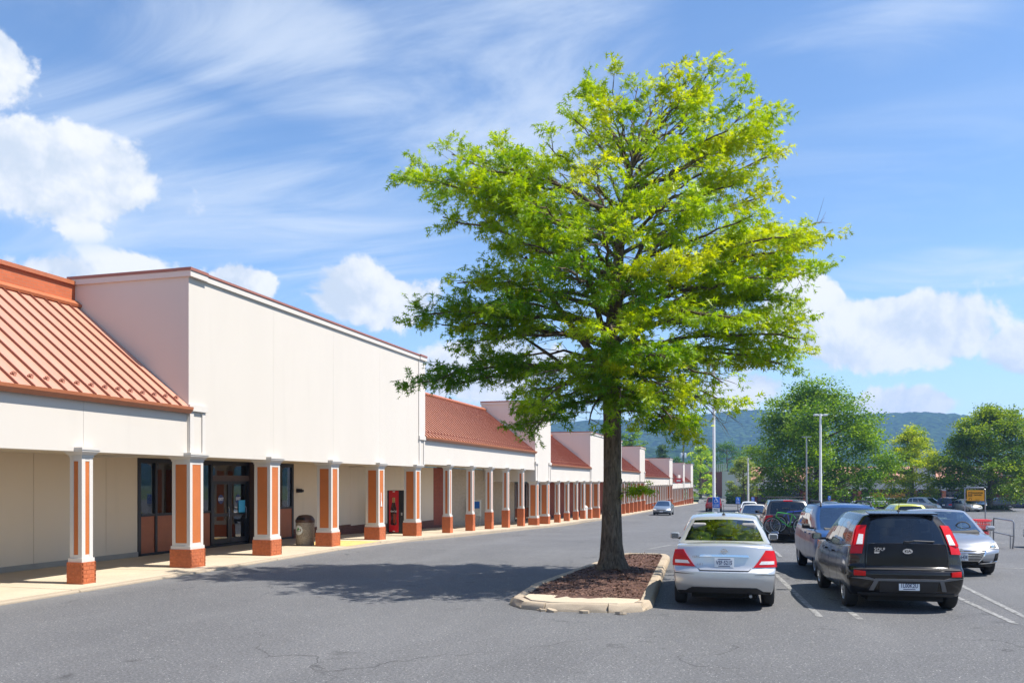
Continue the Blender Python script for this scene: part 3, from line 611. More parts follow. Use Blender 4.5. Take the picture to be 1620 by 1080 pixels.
# dark shop windows under the second arcade
def shopfront(label, Y0, Y1, zt, bays, doors=(), room=True, zb=None, recess=0.0):
    t = thing('shopfront', label, 'shopfront', (XB, (Y0 + Y1) / 2, walk(Y0))); z0 = walk((Y0 + Y1) / 2) - .02 if zb is None else zb; X = XB + .02 - recess
    m = MB(); m.box(X - .12, X, Y0, Y1, zt - .16, zt); m.box(X - .12, X, Y0, Y1, z0 - .05, z0 + .07); m.box(X - .12, X, Y0, Y0 + .12, z0, zt - .16); m.box(X - .12, X, Y1 - .12, Y1, z0, zt - .16); off(t, m, 'frame', 'frame_black')
    return t, X, z0
sf, X, z0 = shopfront('dark framed glass shop entrance with double doors behind the wide orange columns', 19.68, 27.86, 2.80, [], zb=.05)
def mull(y, w=.09, z1=2.64, za=None): m = MB(); m.box(X - .10, X + .012, y - w / 2, y + w / 2, z0 + .07 if za is None else za, z1); off(sf, m, 'mullion', 'frame_black')
def pane(ya, yb, za, zb_, nm='pane', mat='shop_glass'): m = MB(); m.box(X - .055, X - .045, ya, yb, za, zb_); return off(sf, m, nm, mat)
def bulk(ya, yb): m = MB(); m.box(X - .06, X - .02, ya, yb, z0 + .07, 1.14); off(sf, m, 'bulkhead_panel', 'bulkhead_panel'); m = MB(); m.box(X - .10, X + .008, ya, yb, 1.14, 1.21); off(sf, m, 'rail', 'frame_black')
for ya, yb in ((19.8, 20.36), (20.46, 21.3), (21.4, 22.9)):
    bulk(ya, yb); pane(ya, yb, 1.21, 2.64)
for y in (20.41, 21.35, 22.97): mull(y)
bulk(26.9, 27.74); pane(26.9, 27.74, 1.21, 2.64); mull(26.85)
# the doors: two leaves, transom bar and glass above
def leaf_door(ya, yb):
    d = MB(); za, zb_ = z0 + .09, 2.13
    d.box(X - .08, X - .03, ya, ya + .09, za, zb_); d.box(X - .08, X - .03, yb - .09, yb, za, zb_); d.box(X - .08, X - .03, ya + .09, yb - .09, za, za + .16); d.box(X - .08, X - .03, ya + .09, yb - .09, zb_ - .10, zb_); d.box(X - .08, X - .03, ya + .09, yb - .09, 1.0, 1.10)
    o = off(sf, d, 'door', 'frame_black')
    g1 = MB(); g1.box(X - .06, X - .052, ya + .09, yb - .09, za + .16, 1.0); g1.build('pane', 'shop_glass', o); g1 = MB(); g1.box(X - .06, X - .052, ya + .09, yb - .09, 1.10, zb_ - .10); g1.build('pane', 'shop_glass', o)
    h = MB(); h.tube([(X, yb - .13, .9), (X + .04, yb - .13, .95), (X + .04, yb - .13, 1.25), (X, yb - .13, 1.3)], .014); h.build('handle', 'chrome', o)
    return o
for ya, yb in ((23.05, 23.96), (23.98, 24.90)):
    dr = leaf_door(ya, yb); yc = (ya + yb) / 2
    cm = MB(); cm.lathe([(0, 0.0), (.145, 0.0), (.145, .004), (0, .004)], 28, 'x', (X - .05, yc, 1.55)); cm.build('exit_disc', 'exit_navy', dr)
    lettering('EXIT', .13, 'sign_white', dr, (X - .045, yc, 1.55), (R(90), 0, R(90)), bold=.002)
m = MB(); m.box(X - .10, X + .02, 23.0, 24.97, 2.13, 2.31); off(sf, m, 'door_header', 'frame_brown'); pane(23.05, 24.9, 2.31, 2.64); mull(24.97, .12)
m = MB(); m.box(X - .02, X + .22, 25.0, 25.35, z0, 2.74); off(sf, m, 'side_cheek', 'frame_brown'); pane(25.36, 26.8, z0 + .1, 2.64)
m = MB(); m.box(X - .04, X - .03, 24.45, 24.8, 1.05, 1.5); off(sf, m, 'poster', 'poster_blue')
for (ya, yb, za, zb_, mt) in ((20.0, 20.3, 1.23, 1.95, 'poster_white'), (20.55, 21.05, 1.23, 1.95, 'poster_white'), (27.1, 27.4, 1.3, 1.6, 'poster_white'), (27.1, 27.45, 1.65, 1.95, 'poster_white'), (27.1, 27.4, 2.0, 2.2, 'cart_red'), (26.3, 26.55, 1.1, 1.6, 'poster_blue'), (22.1, 22.4, 1.3, 1.42, 'poster_white')):
    m = MB(); m.box(X - .07, X - .062, ya, yb, za, zb_); off(sf, m, 'poster', mt)
# the room behind the glass
m = MB(); m.box(-23, X - .13, 19.6, 27.9, -.02, .045); off(sf, m, 'shop_floor', 'shop_floor'); m = MB(); m.box(-23, -22.9, 19.6, 27.9, .045, 2.9); m.box(-22.9, X - .13, 19.5, 19.6, .045, 2.9); m.box(-22.9, X - .13, 27.9, 28, .045, 2.9); m.box(-23, X - .13, 19.6, 27.9, 2.9, 3.0); off(sf, m, 'room_wall', 'shop_wall')
for k, (x, y, w, h) in enumerate(((-18.2, 23.6, 1.1, .75), (-19.5, 21.2, 1.6, 1.1), (-20.6, 25.6, 1.8, 1.4))):
    m = MB(); m.box(x - .4, x + .4, y - w / 2, y + w / 2, .05, .05 + h * .92); m.box(x - .45, x + .45, y - w / 2 - .05, y + w / 2 + .05, .05 + h * .92, .05 + h); o = m.build('counter', 'desk_wood'); tag(o, ('low wooden counter seen through the double glass doors', 'wooden counter inside the window left of the doors', 'tall wooden display counter deep inside the shop')[k], 'counter')
# windows of the second arcade
s2, X, z0 = shopfront('dark shop windows under the second short arcade', 57.4, 66.4, 2.1, [], zb=-.8)
for k in range(6):
    ya = 57.5 + k * 1.48; m = MB(); m.box(X - .05, X - .04, ya, ya + 1.40, z0 + .07, 1.94); off(s2, m, 'pane', 'dark_glass'); m = MB(); m.box(X - .1, X + .01, ya + 1.40, ya + 1.48, z0 + .07, 1.94); off(s2, m, 'mullion', 'frame_black')
m = MB(); m.box(-18, X - .14, 57.4, 66.4, -.9, 2.1); off(s2, m, 'room', 'interior')
# ------------------------------------------------------------------ small things along the arcade
def lathe_obj(name, prof, mat, parent=None, k=28, smooth=50): m = MB(); m.lathe(prof, k); return m.build(name, mat, parent, smooth)
tb = thing('trash_bin', 'round pebble concrete trash bin with brown dome lid', 'trash bin', (-14.14, 24.75, walk(24.75)))
lathe_obj('body', [(0, 0), (.27, 0), (.29, .03), (.30, .72), (.295, .76), (.24, .77), (0, .77)], 'aggregate', tb)
ld = lathe_obj('lid', [(.305, .74), (.31, .80), (.30, .84), (.25, .92), (.20, .96), (.10, .985), (0, .985)], 'can_brown', tb)
m = MB(); m.box(-.13, .13, -.315, -.24, .835, .905); m.build('opening', 'frame_black', ld)
def disc_on(parent, r, R0, ang, z, mat, nm, off_=.004):
    m = MB(); v = [(0, 0)]; n = 24; vv = []; 
    for k in range(n): a = 2 * math.pi * k / n; vv.append((r * math.cos(a), r * math.sin(a)))
    pts = [(0, 0)] + vv; P = []
    for (u, w) in pts: a = ang + u / R0; P.append(((R0 + off_) * math.cos(a), (R0 + off_) * math.sin(a), z + w))
    m.add(P, [(0, k + 1, (k + 1) % n + 1) for k in range(n)]); return m.build(nm, mat, parent)
em = disc_on(tb, .155, .30, R(-105), .50, 'poster_white', 'emblem')
plain('emblem_green', (.10, .30, .10), .6, var=.2)
m = MB()
for (u, w, s_) in ((-.02, .03, .05), (.02, .05, .05), (.0, .075, .035)):
    a = R(-105) + u / .3; a2 = R(-105) + (u + s_) / .3; a0 = R(-105) + (u - s_) / .3; r = .308
    m.add([(r * math.cos(a0), r * math.sin(a0), .50 + w - .03), (r * math.cos(a2), r * math.sin(a2), .50 + w - .03), (r * math.cos(a), r * math.sin(a), .50 + w + .02)], [(0, 1, 2)])
m.build('leaf_mark', 'emblem_green', em)
m = MB()
for k in range(9):
    a = R(-105) + (-.09 + k * .0225) / .3; r = .309; h = .016 + .006 * (k % 3); m.add([(r * math.cos(a - .018), r * math.sin(a - .018), .455), (r * math.cos(a + .018), r * math.sin(a + .018), .455), (r * math.cos(a + .018), r * math.sin(a + .018), .455 + h), (r * math.cos(a - .018), r * math.sin(a - .018), .455 + h)], [(0, 1, 2, 3)])
m.build('word_mark', 'ink', em)
t2 = thing('trash_bin', 'small pale trash bin between columns of the second short arcade', 'trash bin', (-13.35, 66.8, walk(66.8)))
lathe_obj('body', [(0, 0), (.28, 0), (.30, .03), (.30, .85), (0, .85)], 'trim_white', t2, 20); lathe_obj('lid', [(.31, .85), (.30, .95), (.18, 1.05), (0, 1.07)], 'trim_white', t2, 20)
# vending machine with a tall bottle on its red front
vm = thing('vending_machine', 'black vending machine with red front showing a glass bottle', 'vending machine', (-14.85, 33.55, walk(33.55)), R(2))
m = MB(); m.box(-.39, .39, 0, .78, .04, 1.84); bevel(m.build('cabinet', 'black_plastic', vm), .012)
m = MB(); m.box(-.33, .33, .05, .7, 0, .04); m.build('feet', 'under', vm)
fp = MB(); fp.box(-.30, .14, -.03, 0, .07, 1.82); fp = fp.build('front_panel', 'vend_red', vm); bevel(fp, .01)
cp = MB(); cp.box(.15, .385, -.022, 0, .07, 1.82); cp = cp.build('control_panel', 'black_plastic', vm)
m = MB(); m.box(.25, .31, -.03, -.02, .78, .90); m.build('coin_slot', 'galvanised', cp); m = MB(); m.box(.2, .34, -.028, -.02, 1.05, 1.3); m.build('selector', 'frame_black', cp)
def flat_lathe(prof, k=20, y0=-.035, sq=.12, cx=-.08):
    m = MB(); v, f = [], []; n = len(prof)
    for (r, z) in prof:
        for j in range(k + 1): a = math.pi * j / k; v.append((cx - r * math.cos(a), y0 - r * math.sin(a) * sq, z))
    for i in range(n - 1):
        for j in range(k): a = i * (k + 1) + j; f.append((a, a + 1, a + k + 2, a + k + 1))
    m.add(v, f); return m
bt = flat_lathe([(.10, .36), (.135, .40), (.14, .48), (.125, .60), (.115, .68), (.135, .82), (.14, .95), (.13, 1.05), (.10, 1.17), (.072, 1.28), (.066, 1.33)]).build('bottle_picture', 'cola', fp, 60)
flat_lathe([(.070, 1.32), (.066, 1.36), (.066, 1.50), (.058, 1.53), (.03, 1.535)]).build('bottle_cap', 'cap_gold', bt, 60)
flat_lathe([(.03, .44), (.05, .48), (.05, .80), (.03, .86)], y0=-.048, cx=-.04).build('bottle_shine', 'cola_glow', bt, 60)
lettering('Coca-Cola', .105, 'sign_white', bt, (-.08, -.058, .955), (R(90), 0, 0), bold=.0015, sx=.62, shear=.35)
for z in (1.785, .105): m = MB(); m.box(-.12, -.02, -.036, -.03, z - .018, z + .018); m.build('label_strip', 'poster_white', fp)
# notice ribbon on a column, board sign and wall bell
m = MB(); m.box(-12.988 - .055, -12.988 - .05, 28.16, 28.20, 1.35, 1.72); m.add([(-13.03, 28.12, 1.22), (-13.03, 28.17, 1.22), (-13.03, 28.20, 1.42), (-13.03, 28.15, 1.42)], [(0, 1, 2, 3)]); m.add([(-13.029, 28.25, 1.22), (-13.029, 28.20, 1.22), (-13.029, 28.15, 1.42), (-13.029, 28.20, 1.42)], [(0, 3, 2, 1)])
tag(m.build('ribbon_notice', 'sign_white'), 'white looped ribbon fixed to the orange column by the vending machine', 'ribbon')
m = MB(); m.box(-.05, .12, -.09, .09, -.07, .07); m.tube([(.1, 0, 0), (.22, .0, -.01)], .05, 12); o = m.build('wall_camera', 'frame_black'); o.location = (XB + .02, 28.15, 1.78); tag(o, 'small black camera housing on beige wall above the trash bin', 'camera')
sb = thing('notice_board', 'white notice board standing behind the arcade columns', 'sign', (-15.9, 47.0, walk(47)))
m = MB(); m.box(-.45, .45, -.03, .03, .55, 1.5); m.build('board', 'poster_white', sb); m = MB(); m.box(-.4, -.36, -.02, .02, 0, .55); m.box(.36, .4, -.02, .02, 0, .55); m.build('leg', 'galvanised', sb); m = MB(); m.box(-.38, .38, -.036, -.031, 1.0, 1.4); m.build('notice', 'sign_blue', sb)
# ================================================================== cars
def ip(x, tab): return float(np.interp(x, [a for a, b in tab], [b for a, b in tab]))
def sip(x, tab):
    """smooth interpolation through a table (monotone cubic by halves)"""
    xs = [a for a, b in tab]
    if x <= xs[0]: return tab[0][1]
    if x >= xs[-1]: return tab[-1][1]
    for i in range(len(xs) - 1):
        if x <= xs[i + 1]:
            h = xs[i + 1] - xs[i]; t = (x - xs[i]) / h
            def sl(k):
                if k == 0 or k == len(xs) - 1: return (tab[min(k + 1, len(xs) - 1)][1] - tab[max(k - 1, 0)][1]) / (xs[min(k + 1, len(xs) - 1)] - xs[max(k - 1, 0)])
                d0 = (tab[k][1] - tab[k - 1][1]) / (xs[k] - xs[k - 1]); d1 = (tab[k + 1][1] - tab[k][1]) / (xs[k + 1] - xs[k])
                return 0 if d0 * d1 <= 0 else 2 * d0 * d1 / (d0 + d1)
            m0, m1 = sl(i) * h, sl(i + 1) * h; t2, t3 = t * t, t * t * t
            return (2 * t3 - 3 * t2 + 1) * tab[i][1] + (t3 - 2 * t2 + t) * m0 + (-2 * t3 + 3 * t2) * tab[i + 1][1] + (t3 - t2) * m1
class Body:
    """lower body and cabin as two mapped boxes. a: -1..1 across, b: 0 rear..1 front, c: 0 bottom..1 top"""
    def __init__(s, P): s.P = P
    def low(s, a, b, c):
        P = s.P
        yr = sip(c, P['rear']) + P.get('rk', .16) * abs(a) ** 3.2; yf = sip(c, P['front']) - P.get('fk', .22) * abs(a) ** 2.6
        y = yr + (yf - yr) * b
        zt = sip(y, P['top']); zb = ip(y, P['bottom'])
        z = zb + (zt - zb) * c - P.get('crown', .045) * a * a * max(0, c - .5) * 2
        x = a * sip(c, P['side']) * sip(y, P['plan']) * P['W'] / 2
        return Vector((x, y, z))
    def cab(s, a, b, c):
        P = s.P
        yr = ip(c, P['crear']) + .10 * abs(a) ** 2.4 * P.get('crk', 1); yf = ip(c, P['cfront']) - .20 * abs(a) ** 2.2
        y = yr + (yf - yr) * b
        zb = sip(y, P['top']) - .035; zt = sip(y, P['roof']) - P.get('rcrown', .045) * a * a
        z = zb + (zt - zb) * c
        x = a * ip(c, P['cside']) * P['W'] / 2 * ip(b, P.get('cplan', [(0, .97), (.3, 1), (.7, 1), (1, .95)]))
        return Vector((x, y, z))
def lin(a, b, n): return [a + (b - a) * i / n for i in range(n + 1)]
def merge(*ls): return sorted(set(round(v, 4) for l in ls for v in l))
def box_surface(F, A, Bs, Cs, skip=None):
    """welded surface of the mapped box; skip(face, a0,a1,b0,b1) -> name of the part the cell goes to, or None"""
    idx = {}; V = []; faces = {}
    def vid(a, b, c):
        k = (round(a, 4), round(b, 4), round(c, 4))
        if k not in idx: idx[k] = len(V); V.append(tuple(F(a, b, c)))
        return idx[k]
    def put(face, u0, u1, v0, v1, q):
        part = (skip(face, u0, u1, v0, v1) if skip else None) or 'body'; faces.setdefault(part, []).append(q)
    for i in range(len(A) - 1):
        for j in range(len(Cs) - 1):
            a0, a1, c0, c1 = A[i], A[i + 1], Cs[j], Cs[j + 1]
            put('rear', a0, a1, c0, c1, (vid(a0, 0, c0), vid(a1, 0, c0), vid(a1, 0, c1), vid(a0, 0, c1)))
            put('front', a0, a1, c0, c1, (vid(a1, 1, c0), vid(a0, 1, c0), vid(a0, 1, c1), vid(a1, 1, c1)))
        for j in range(len(Bs) - 1):
            a0, a1, b0, b1 = A[i], A[i + 1], Bs[j], Bs[j + 1]
            put('top', a0, a1, b0, b1, (vid(a0, b0, 1), vid(a1, b0, 1), vid(a1, b1, 1), vid(a0, b1, 1)))
            put('bottom', a0, a1, b0, b1, (vid(a1, b0, 0), vid(a0, b0, 0), vid(a0, b1, 0), vid(a1, b1, 0)))
    for i in range(len(Bs) - 1):
        for j in range(len(Cs) - 1):
            b0, b1, c0, c1 = Bs[i], Bs[i + 1], Cs[j], Cs[j + 1]
            put('left', b0, b1, c0, c1, (vid(-1, b1, c0), vid(-1, b0, c0), vid(-1, b0, c1), vid(-1, b1, c1)))
            put('right', b0, b1, c0, c1, (vid(1, b0, c0), vid(1, b1, c0), vid(1, b1, c1), vid(1, b0, c1)))
    return V, faces
def sub_mesh(V, F):
    used = sorted(set(i for q in F for i in q)); mp = {i: k for k, i in enumerate(used)}; m = MB(); m.add([V[i] for i in used], [tuple(mp[i] for i in q) for q in F]); return m
def face_pt(F, face, u, v):
    return F(u, 0, v) if face == 'rear' else F(u, 1, v) if face == 'front' else F(-1, u, v) if face == 'left' else F(1, u, v) if face == 'right' else F(u, v, 1)
def patch(F, face, quad, off_=.006, n=6, k=4, back=.02):
    """a raised patch lying on the surface; quad = four (u, v) corners going round"""
    m = MB(); top, bot = [], []
    def P(u, v): return face_pt(F, face, u, v)
    ctr = F(0, .5, .5)
    for i in range(n + 1):
        for j in range(k + 1):
            s, t = i / n, j / k
            u = (quad[0][0] * (1 - s) + quad[1][0] * s) * (1 - t) + (quad[3][0] * (1 - s) + quad[2][0] * s) * t
            v = (quad[0][1] * (1 - s) + quad[1][1] * s) * (1 - t) + (quad[3][1] * (1 - s) + quad[2][1] * s) * t
            p = P(u, v); e = .01; du = P(u + (e if u < .98 else -e), v) - p; dv = P(u, v + (e if v < .98 else -e)) - p
            nn = du.cross(dv).normalized()
            if nn.dot(p - ctr) < 0: nn = -nn
            top.append(p + nn * off_); bot.append(p - nn * back)
    N = (n + 1) * (k + 1); f = []
    for i in range(n):
        for j in range(k):
            a = i * (k + 1) + j; f.append((a, a + k + 1, a + k + 2, a + 1))
    rim = [j for j in range(k + 1)] + [(i) * (k + 1) + k for i in range(1, n + 1)] + [n * (k + 1) + j for j in range(k - 1, -1, -1)] + [i * (k + 1) for i in range(n - 1, 0, -1)]
    for q in range(len(rim)): a, b = rim[q], rim[(q + 1) % len(rim)]; f.append((a, b, b + N, a + N))
    m.add(top + bot, f); return m
def fix_normals(me):
    bm = bmesh.new(); bm.from_mesh(me); bmesh.ops.recalc_face_normals(bm, faces=bm.faces); bm.to_mesh(me); bm.free()
WHEELS = {}
def wheel_meshes(r, w, style):
    k = (r, w, style)
    if k in WHEELS: return WHEELS[k]
    ri = r * .64; t = MB()
    t.lathe([(ri, -w / 2 + .02), (ri + .02, -w / 2), (r - .03, -w / 2 + .005), (r - .008, -w / 2 + .025), (r, -w / 4), (r, w / 4), (r - .008, w / 2 - .025), (r - .03, w / 2 - .005), (ri + .02, w / 2), (ri, w / 2 - .02)], 30, 'x')
    tm = t.mesh('tyre', 'tyre', 50)
    m = MB(); m.lathe([(ri + .004, w / 2 - .025), (ri - .012, w / 2 - .012), (ri - .03, w / 2 - .03), (ri - .04, 0)], 30, 'x'); n = 5 if style == 'alloy' else 7
    for q in range(n):
        a = 2 * math.pi * q / n; wd = .045 if style == 'alloy' else .035
        for s in ((-.5, .5),) if style != 'alloy' else ((-1.35, -.35), (.35, 1.35)):
            ca, sa = math.cos(a), math.sin(a); pts = []
            for rr in (.03, ri - .02):
                for sg in s:
                    for xx in (w / 2 - .055, w / 2 - .02):
                        yy, zz = rr * ca - sg * wd * sa, rr * sa + sg * wd * ca; pts.append((xx, yy, zz))
            m.add(pts, [(0, 1, 3, 2), (4, 6, 7, 5), (0, 4, 5, 1), (2, 3, 7, 6), (1, 5, 7, 3), (0, 2, 6, 4)])
    m.lathe([(.075, w / 2 - .05), (.07, w / 2 - .012), (.03, w / 2 - .006), (0, w / 2 - .006)], 16, 'x')
    rm = m.mesh('rim', 'rim', 40); fix_normals(rm)
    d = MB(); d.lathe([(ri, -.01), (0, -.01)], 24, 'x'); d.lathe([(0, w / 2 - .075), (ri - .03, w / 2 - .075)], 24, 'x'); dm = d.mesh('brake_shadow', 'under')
    WHEELS[k] = (tm, rm, dm); return WHEELS[k]
def place_wheel(parent, x, y, r, w, side, style):
    tm, rm, dm = wheel_meshes(r, w, style)
    e = link('wheel', dm, parent); e.location = (x, y, r); e.rotation_euler = (0, 0, 0 if side > 0 else math.pi)
    link('tyre', tm, e); link('rim', rm, e); return e
def cabin_cells(P):
    sw = P['sidewin']; rw = P.get('rearwin', (-.86, .86, .10, .90)); ww = P.get('windwin', (-.90, .90, .06, .93))
    def skip(face, u0, u1, v0, v1):
        um, vm = (u0 + u1) / 2, (v0 + v1) / 2
        if face == 'bottom': return 'drop'
        if face == 'rear' and rw and rw[0] < um < rw[1] and rw[2] < vm < rw[3]: return 'rear_window'
        if face == 'front' and ww[0] < um < ww[1] and ww[2] < vm < ww[3]: return 'windscreen'
        if face in ('left', 'right'):
            for k, (b0, b1) in enumerate(sw):
                if b0 < um < b1 and P['sw_v'][0] < vm < P['sw_v'][1]: return 'side_window_%s%d' % (face[0], k)
        return None
    A = merge(lin(-1, 1, 10), [rw[0], rw[1]] if rw else [], [ww[0], ww[1]]); Cs = merge(lin(0, 1, 6), [rw[2], rw[3]] if rw else [], [ww[2], ww[3]], P['sw_v']); Bs = merge(lin(0, 1, 10), [v for q in sw for v in q])
    return A, Bs, Cs, skip
def car(name, label, P, paint_mat, loc, rz, glass='car_glass', group=None, cat='car', seats='seat_dark', cut=True, extra=None, wheel='alloy', cabin_mat=None, simple=False):
    t = thing(name, label, cat, loc, rz, group); bd = Body(P)
    A = merge(lin(-1, 1, 10)); Bs = merge(lin(0, 1, 22)); Cs = merge(lin(0, 1, 18))
    V, fc = box_surface(bd.low, A, Bs, Cs); m = sub_mesh(V, fc['body'])
    o = m.build('body', [paint_mat, 'interior', 'under'], t)
    # the deck under the cabin is upholstery, the floor pan black
    y0, y1 = P['crear'][0][1] + .12, P['cfront'][0][1] - .12
    for p in o.data.polygons:
        c = p.center
        if p.normal.z > .7 and y0 < c.y < y1 and abs(c.x) < P['W'] * .45: p.material_index = 1
        if p.normal.z < -.7: p.material_index = 2
    b = bevel(o, P.get('bev', .045), 3, 38)
    wr, ww_ = P['wr'], .21
    if cut:
        cutters = MB()
        for y in P['axles']:
            for s in (-1, 1):
                x0, x1 = sorted((s * (P['W'] / 2 - .30), s * (P['W'] / 2 + .2))); k = 26; n = len(cutters.v)
                ring = [(y + (wr + .055) * math.cos(2 * math.pi * j / k), wr + .01 + (wr + .055) * math.sin(2 * math.pi * j / k)) for j in range(k)]; cutters.prism_x(ring, x0, x1)
        cu = cutters.build('cutter', 'under'); fix_normals(cu.data)
        bo = o.modifiers.new('arch', 'BOOLEAN'); bo.object = cu; bo.solver = 'EXACT'; bo.operation = 'DIFFERENCE'
        baked(o); me = cu.data; bpy.data.objects.remove(cu); bpy.data.meshes.remove(me)
    else: baked(o)
    o.data.polygons.foreach_set('use_smooth', [True] * len(o.data.polygons)); o.data.set_sharp_from_angle(angle=R(32))
    Ac, Bc, Cc, skip = cabin_cells(P); V, fc = box_surface(bd.cab, Ac, Bc, Cc, skip)
    cabm = sub_mesh(V, fc['body']).build('roof', [cabin_mat or paint_mat], t); bevel(cabm, .05, 3, 40); so = cabm.modifiers.new('sheet', 'SOLIDIFY'); so.thickness = .018; so.offset = -1; baked(cabm)
    cabm.data.polygons.foreach_set('use_smooth', [True] * len(cabm.data.polygons)); cabm.data.set_sharp_from_angle(angle=R(34))
    for part, F in fc.items():
        if part in ('body', 'drop'): continue
        nm = 'side_window' if part.startswith('side') else part
        g = sub_mesh(V, F); gm = glass if part != 'windscreen' else P.get('wglass', 'screen_glass'); go = g.build(nm, gm, t, 60)
        # a hair inside the sheet metal
        c = bd.cab(0, .5, .4)
    # seats
    if not simple:
        yb, yf = P['seats']
        zb = sip(yb, P['top']) - .02
        for (yy, xs) in ((yb, (-.42, .0, .42)), (yf, (-.36, .36))):
            for x in xs:
                if P['crear'][0][1] + .1 > yy: continue
                sm = MB(); w = .20; h = .20 if x else .12
                sm.prism_x([(yy - .06, zb - .1), (yy + .06, zb - .1), (yy + .02, zb + h), (yy - .08, zb + h)], x - w, x + w); sm.prism_x([(yy - .10, zb + h + .02), (yy - .01, zb + h + .02), (yy - .03, zb + h + .16), (yy - .11, zb + h + .16)], x - .12, x + .12)
                so_ = sm.build('seat', seats, t); bevel(so_, .03, 2, 30)
        dm = MB(); yd = P['cfront'][0][1] - .32; dm.prism_x([(yd, zb - .1), (yd + .3, zb - .1), (yd + .25, zb - .02), (yd, zb + .02)], -P['W'] * .35, P['W'] * .35); dm.build('dashboard', 'interior', t)
        sm = MB(); sm.lathe([(.17, -.01), (.185, .0), (.17, .01), (.155, 0), (.17, -.01)], 18, 'y', (-.36, yd - .06, zb + .02)); sm.build('steering_wheel', 'interior', t)
        mi = MB(); ym = P['cfront'][1][1] - .10; mi.box(-.12, .12, ym - .02, ym, sip(ym, P['roof']) - .19, sip(ym, P['roof']) - .12); mi.build('inner_mirror', 'interior', t)
    for y in P['axles']:
        for s in (-1, 1): place_wheel(t, s * (P['W'] / 2 - .125), y, wr, ww_, s, wheel)
    ax = MB(); ax.box(-P['W'] / 2 + .32, P['W'] / 2 - .32, P['axles'][0] - .5, P['axles'][1] + .5, .17, .32); ax.build('underbody', 'under', t)
    if 'mirror' in P:
        my, mz, mm = P['mirror']; hw = P['W'] / 2
        for s in (-1, 1):
            q = MB(); x0, x1 = sorted((s * (hw - .02), s * (hw + .20))); q.prism_x([(my - .05, mz - .055), (my + .06, mz - .04), (my + .08, mz + .03), (my + .04, mz + .07), (my - .05, mz + .065)], *sorted((s * (hw + .0), s * (hw + .175))))
            mo = q.build('wing_mirror', mm or paint_mat, t); bevel(mo, .03, 2, 30)
            st = MB(); st.box(*sorted((s * (hw - .09), s * (hw + .02))), my - .02, my + .05, mz - .06, mz - .02); st.build('stalk', 'black_plastic', mo)
            gl = MB(); gl.box(*sorted((s * (hw + .025), s * (hw + .152))), my - .056, my - .052, mz - .038, mz + .05); gl.build('mirror_glass', 'mirror_glass', mo)
    for side in ('left', 'right'):
        for (b0, cc) in P.get('handles', ()):
            h = patch(bd.low, side, [(b0, cc), (b0 + .045, cc), (b0 + .045, cc + .04), (b0, cc + .04)], .03, 3, 2); h.build('door_handle', P.get('handle_mat', paint_mat), t, 40)
        for b0 in P.get('doorlines', ()):
            h = patch(bd.low, side, [(b0, .14), (b0 + .0025, .14), (b0 + .0025, .98), (b0, .98)], .0012, 1, 8, .004); h.build('door_seam', 'under', t)
    if extra: extra(t, bd, P)
    return t
def pp(t, F, face, quad, name, mat, off_=.006, n=6, k=4, back=.02, parent=None):
    me = patch(F, face, quad, off_, n, k, back).mesh(name, mat, 45); fix_normals(me); return link(name, me, parent or t)
def plate(t, text, x, y, z, rot, w=.31, h=.155, tilt=0, ink='plate_ink'):
    m = MB(); m.box(-w / 2, w / 2, -.006, 0, -h / 2, h / 2); o = m.build('number_plate', 'plate_white', t); o.location = (x, y, z); o.rotation_euler = (tilt, 0, rot); bevel(o, .008, 2)
    if text: lettering(text, .095, ink, o, (0, -.0075, -.004), (R(90), 0, 0), sx=.72, bold=.0012)
    m = MB(); m.box(-.10, .10, -.0075, -.006, h / 2 - .028, h / 2 - .016); m.box(-.09, .09, -.0075, -.006, -h / 2 + .014, -h / 2 + .026); m.build('plate_print', ink, o); return o
def antenna(t, y, z, L=.20, x=0):
    m = MB(); m.lathe([(.035, 0), (.025, .03), (.008, .04)], 12, 'z', (x, y, z)); m.tube([(x, y, z + .03), (x, y - L * .35, z + .03 + L)], [.006, .004], 6); m.build('antenna', 'black_plastic', t)
def wiper(t, pts, r=.012): m = MB(); m.tube(pts, r, 5); return m.build('wiper', 'black_plastic', t)
paint('paint_silver', (.56, .57, .58), .55, .30); paint('paint_black', (.008, .007, .0075), .1, .22, .02); plain('moulding_grey', (.13, .13, .135), .4, var=.1); plain('gloss_black', (.010, .008, .008), .22, var=0, spec=.22); paint('paint_blue', (.022, .075, .22), .25, .3, .025); paint('paint_grey', (.30, .32, .36), .6, .3)
paint('paint_navy', (.015, .03, .08), .4, .3, .05); paint('paint_tan', (.60, .56, .48), .4, .35); paint('paint_white', (.72, .73, .74), .05, .35); paint('paint_dark', (.028, .030, .035), .3, .3, .04); paint('paint_lime', (.50, .52, .05), .1, .35); paint('paint_red', (.33, .012, .018), .3, .3); paint('paint_steel', (.22, .27, .33), .5, .3)
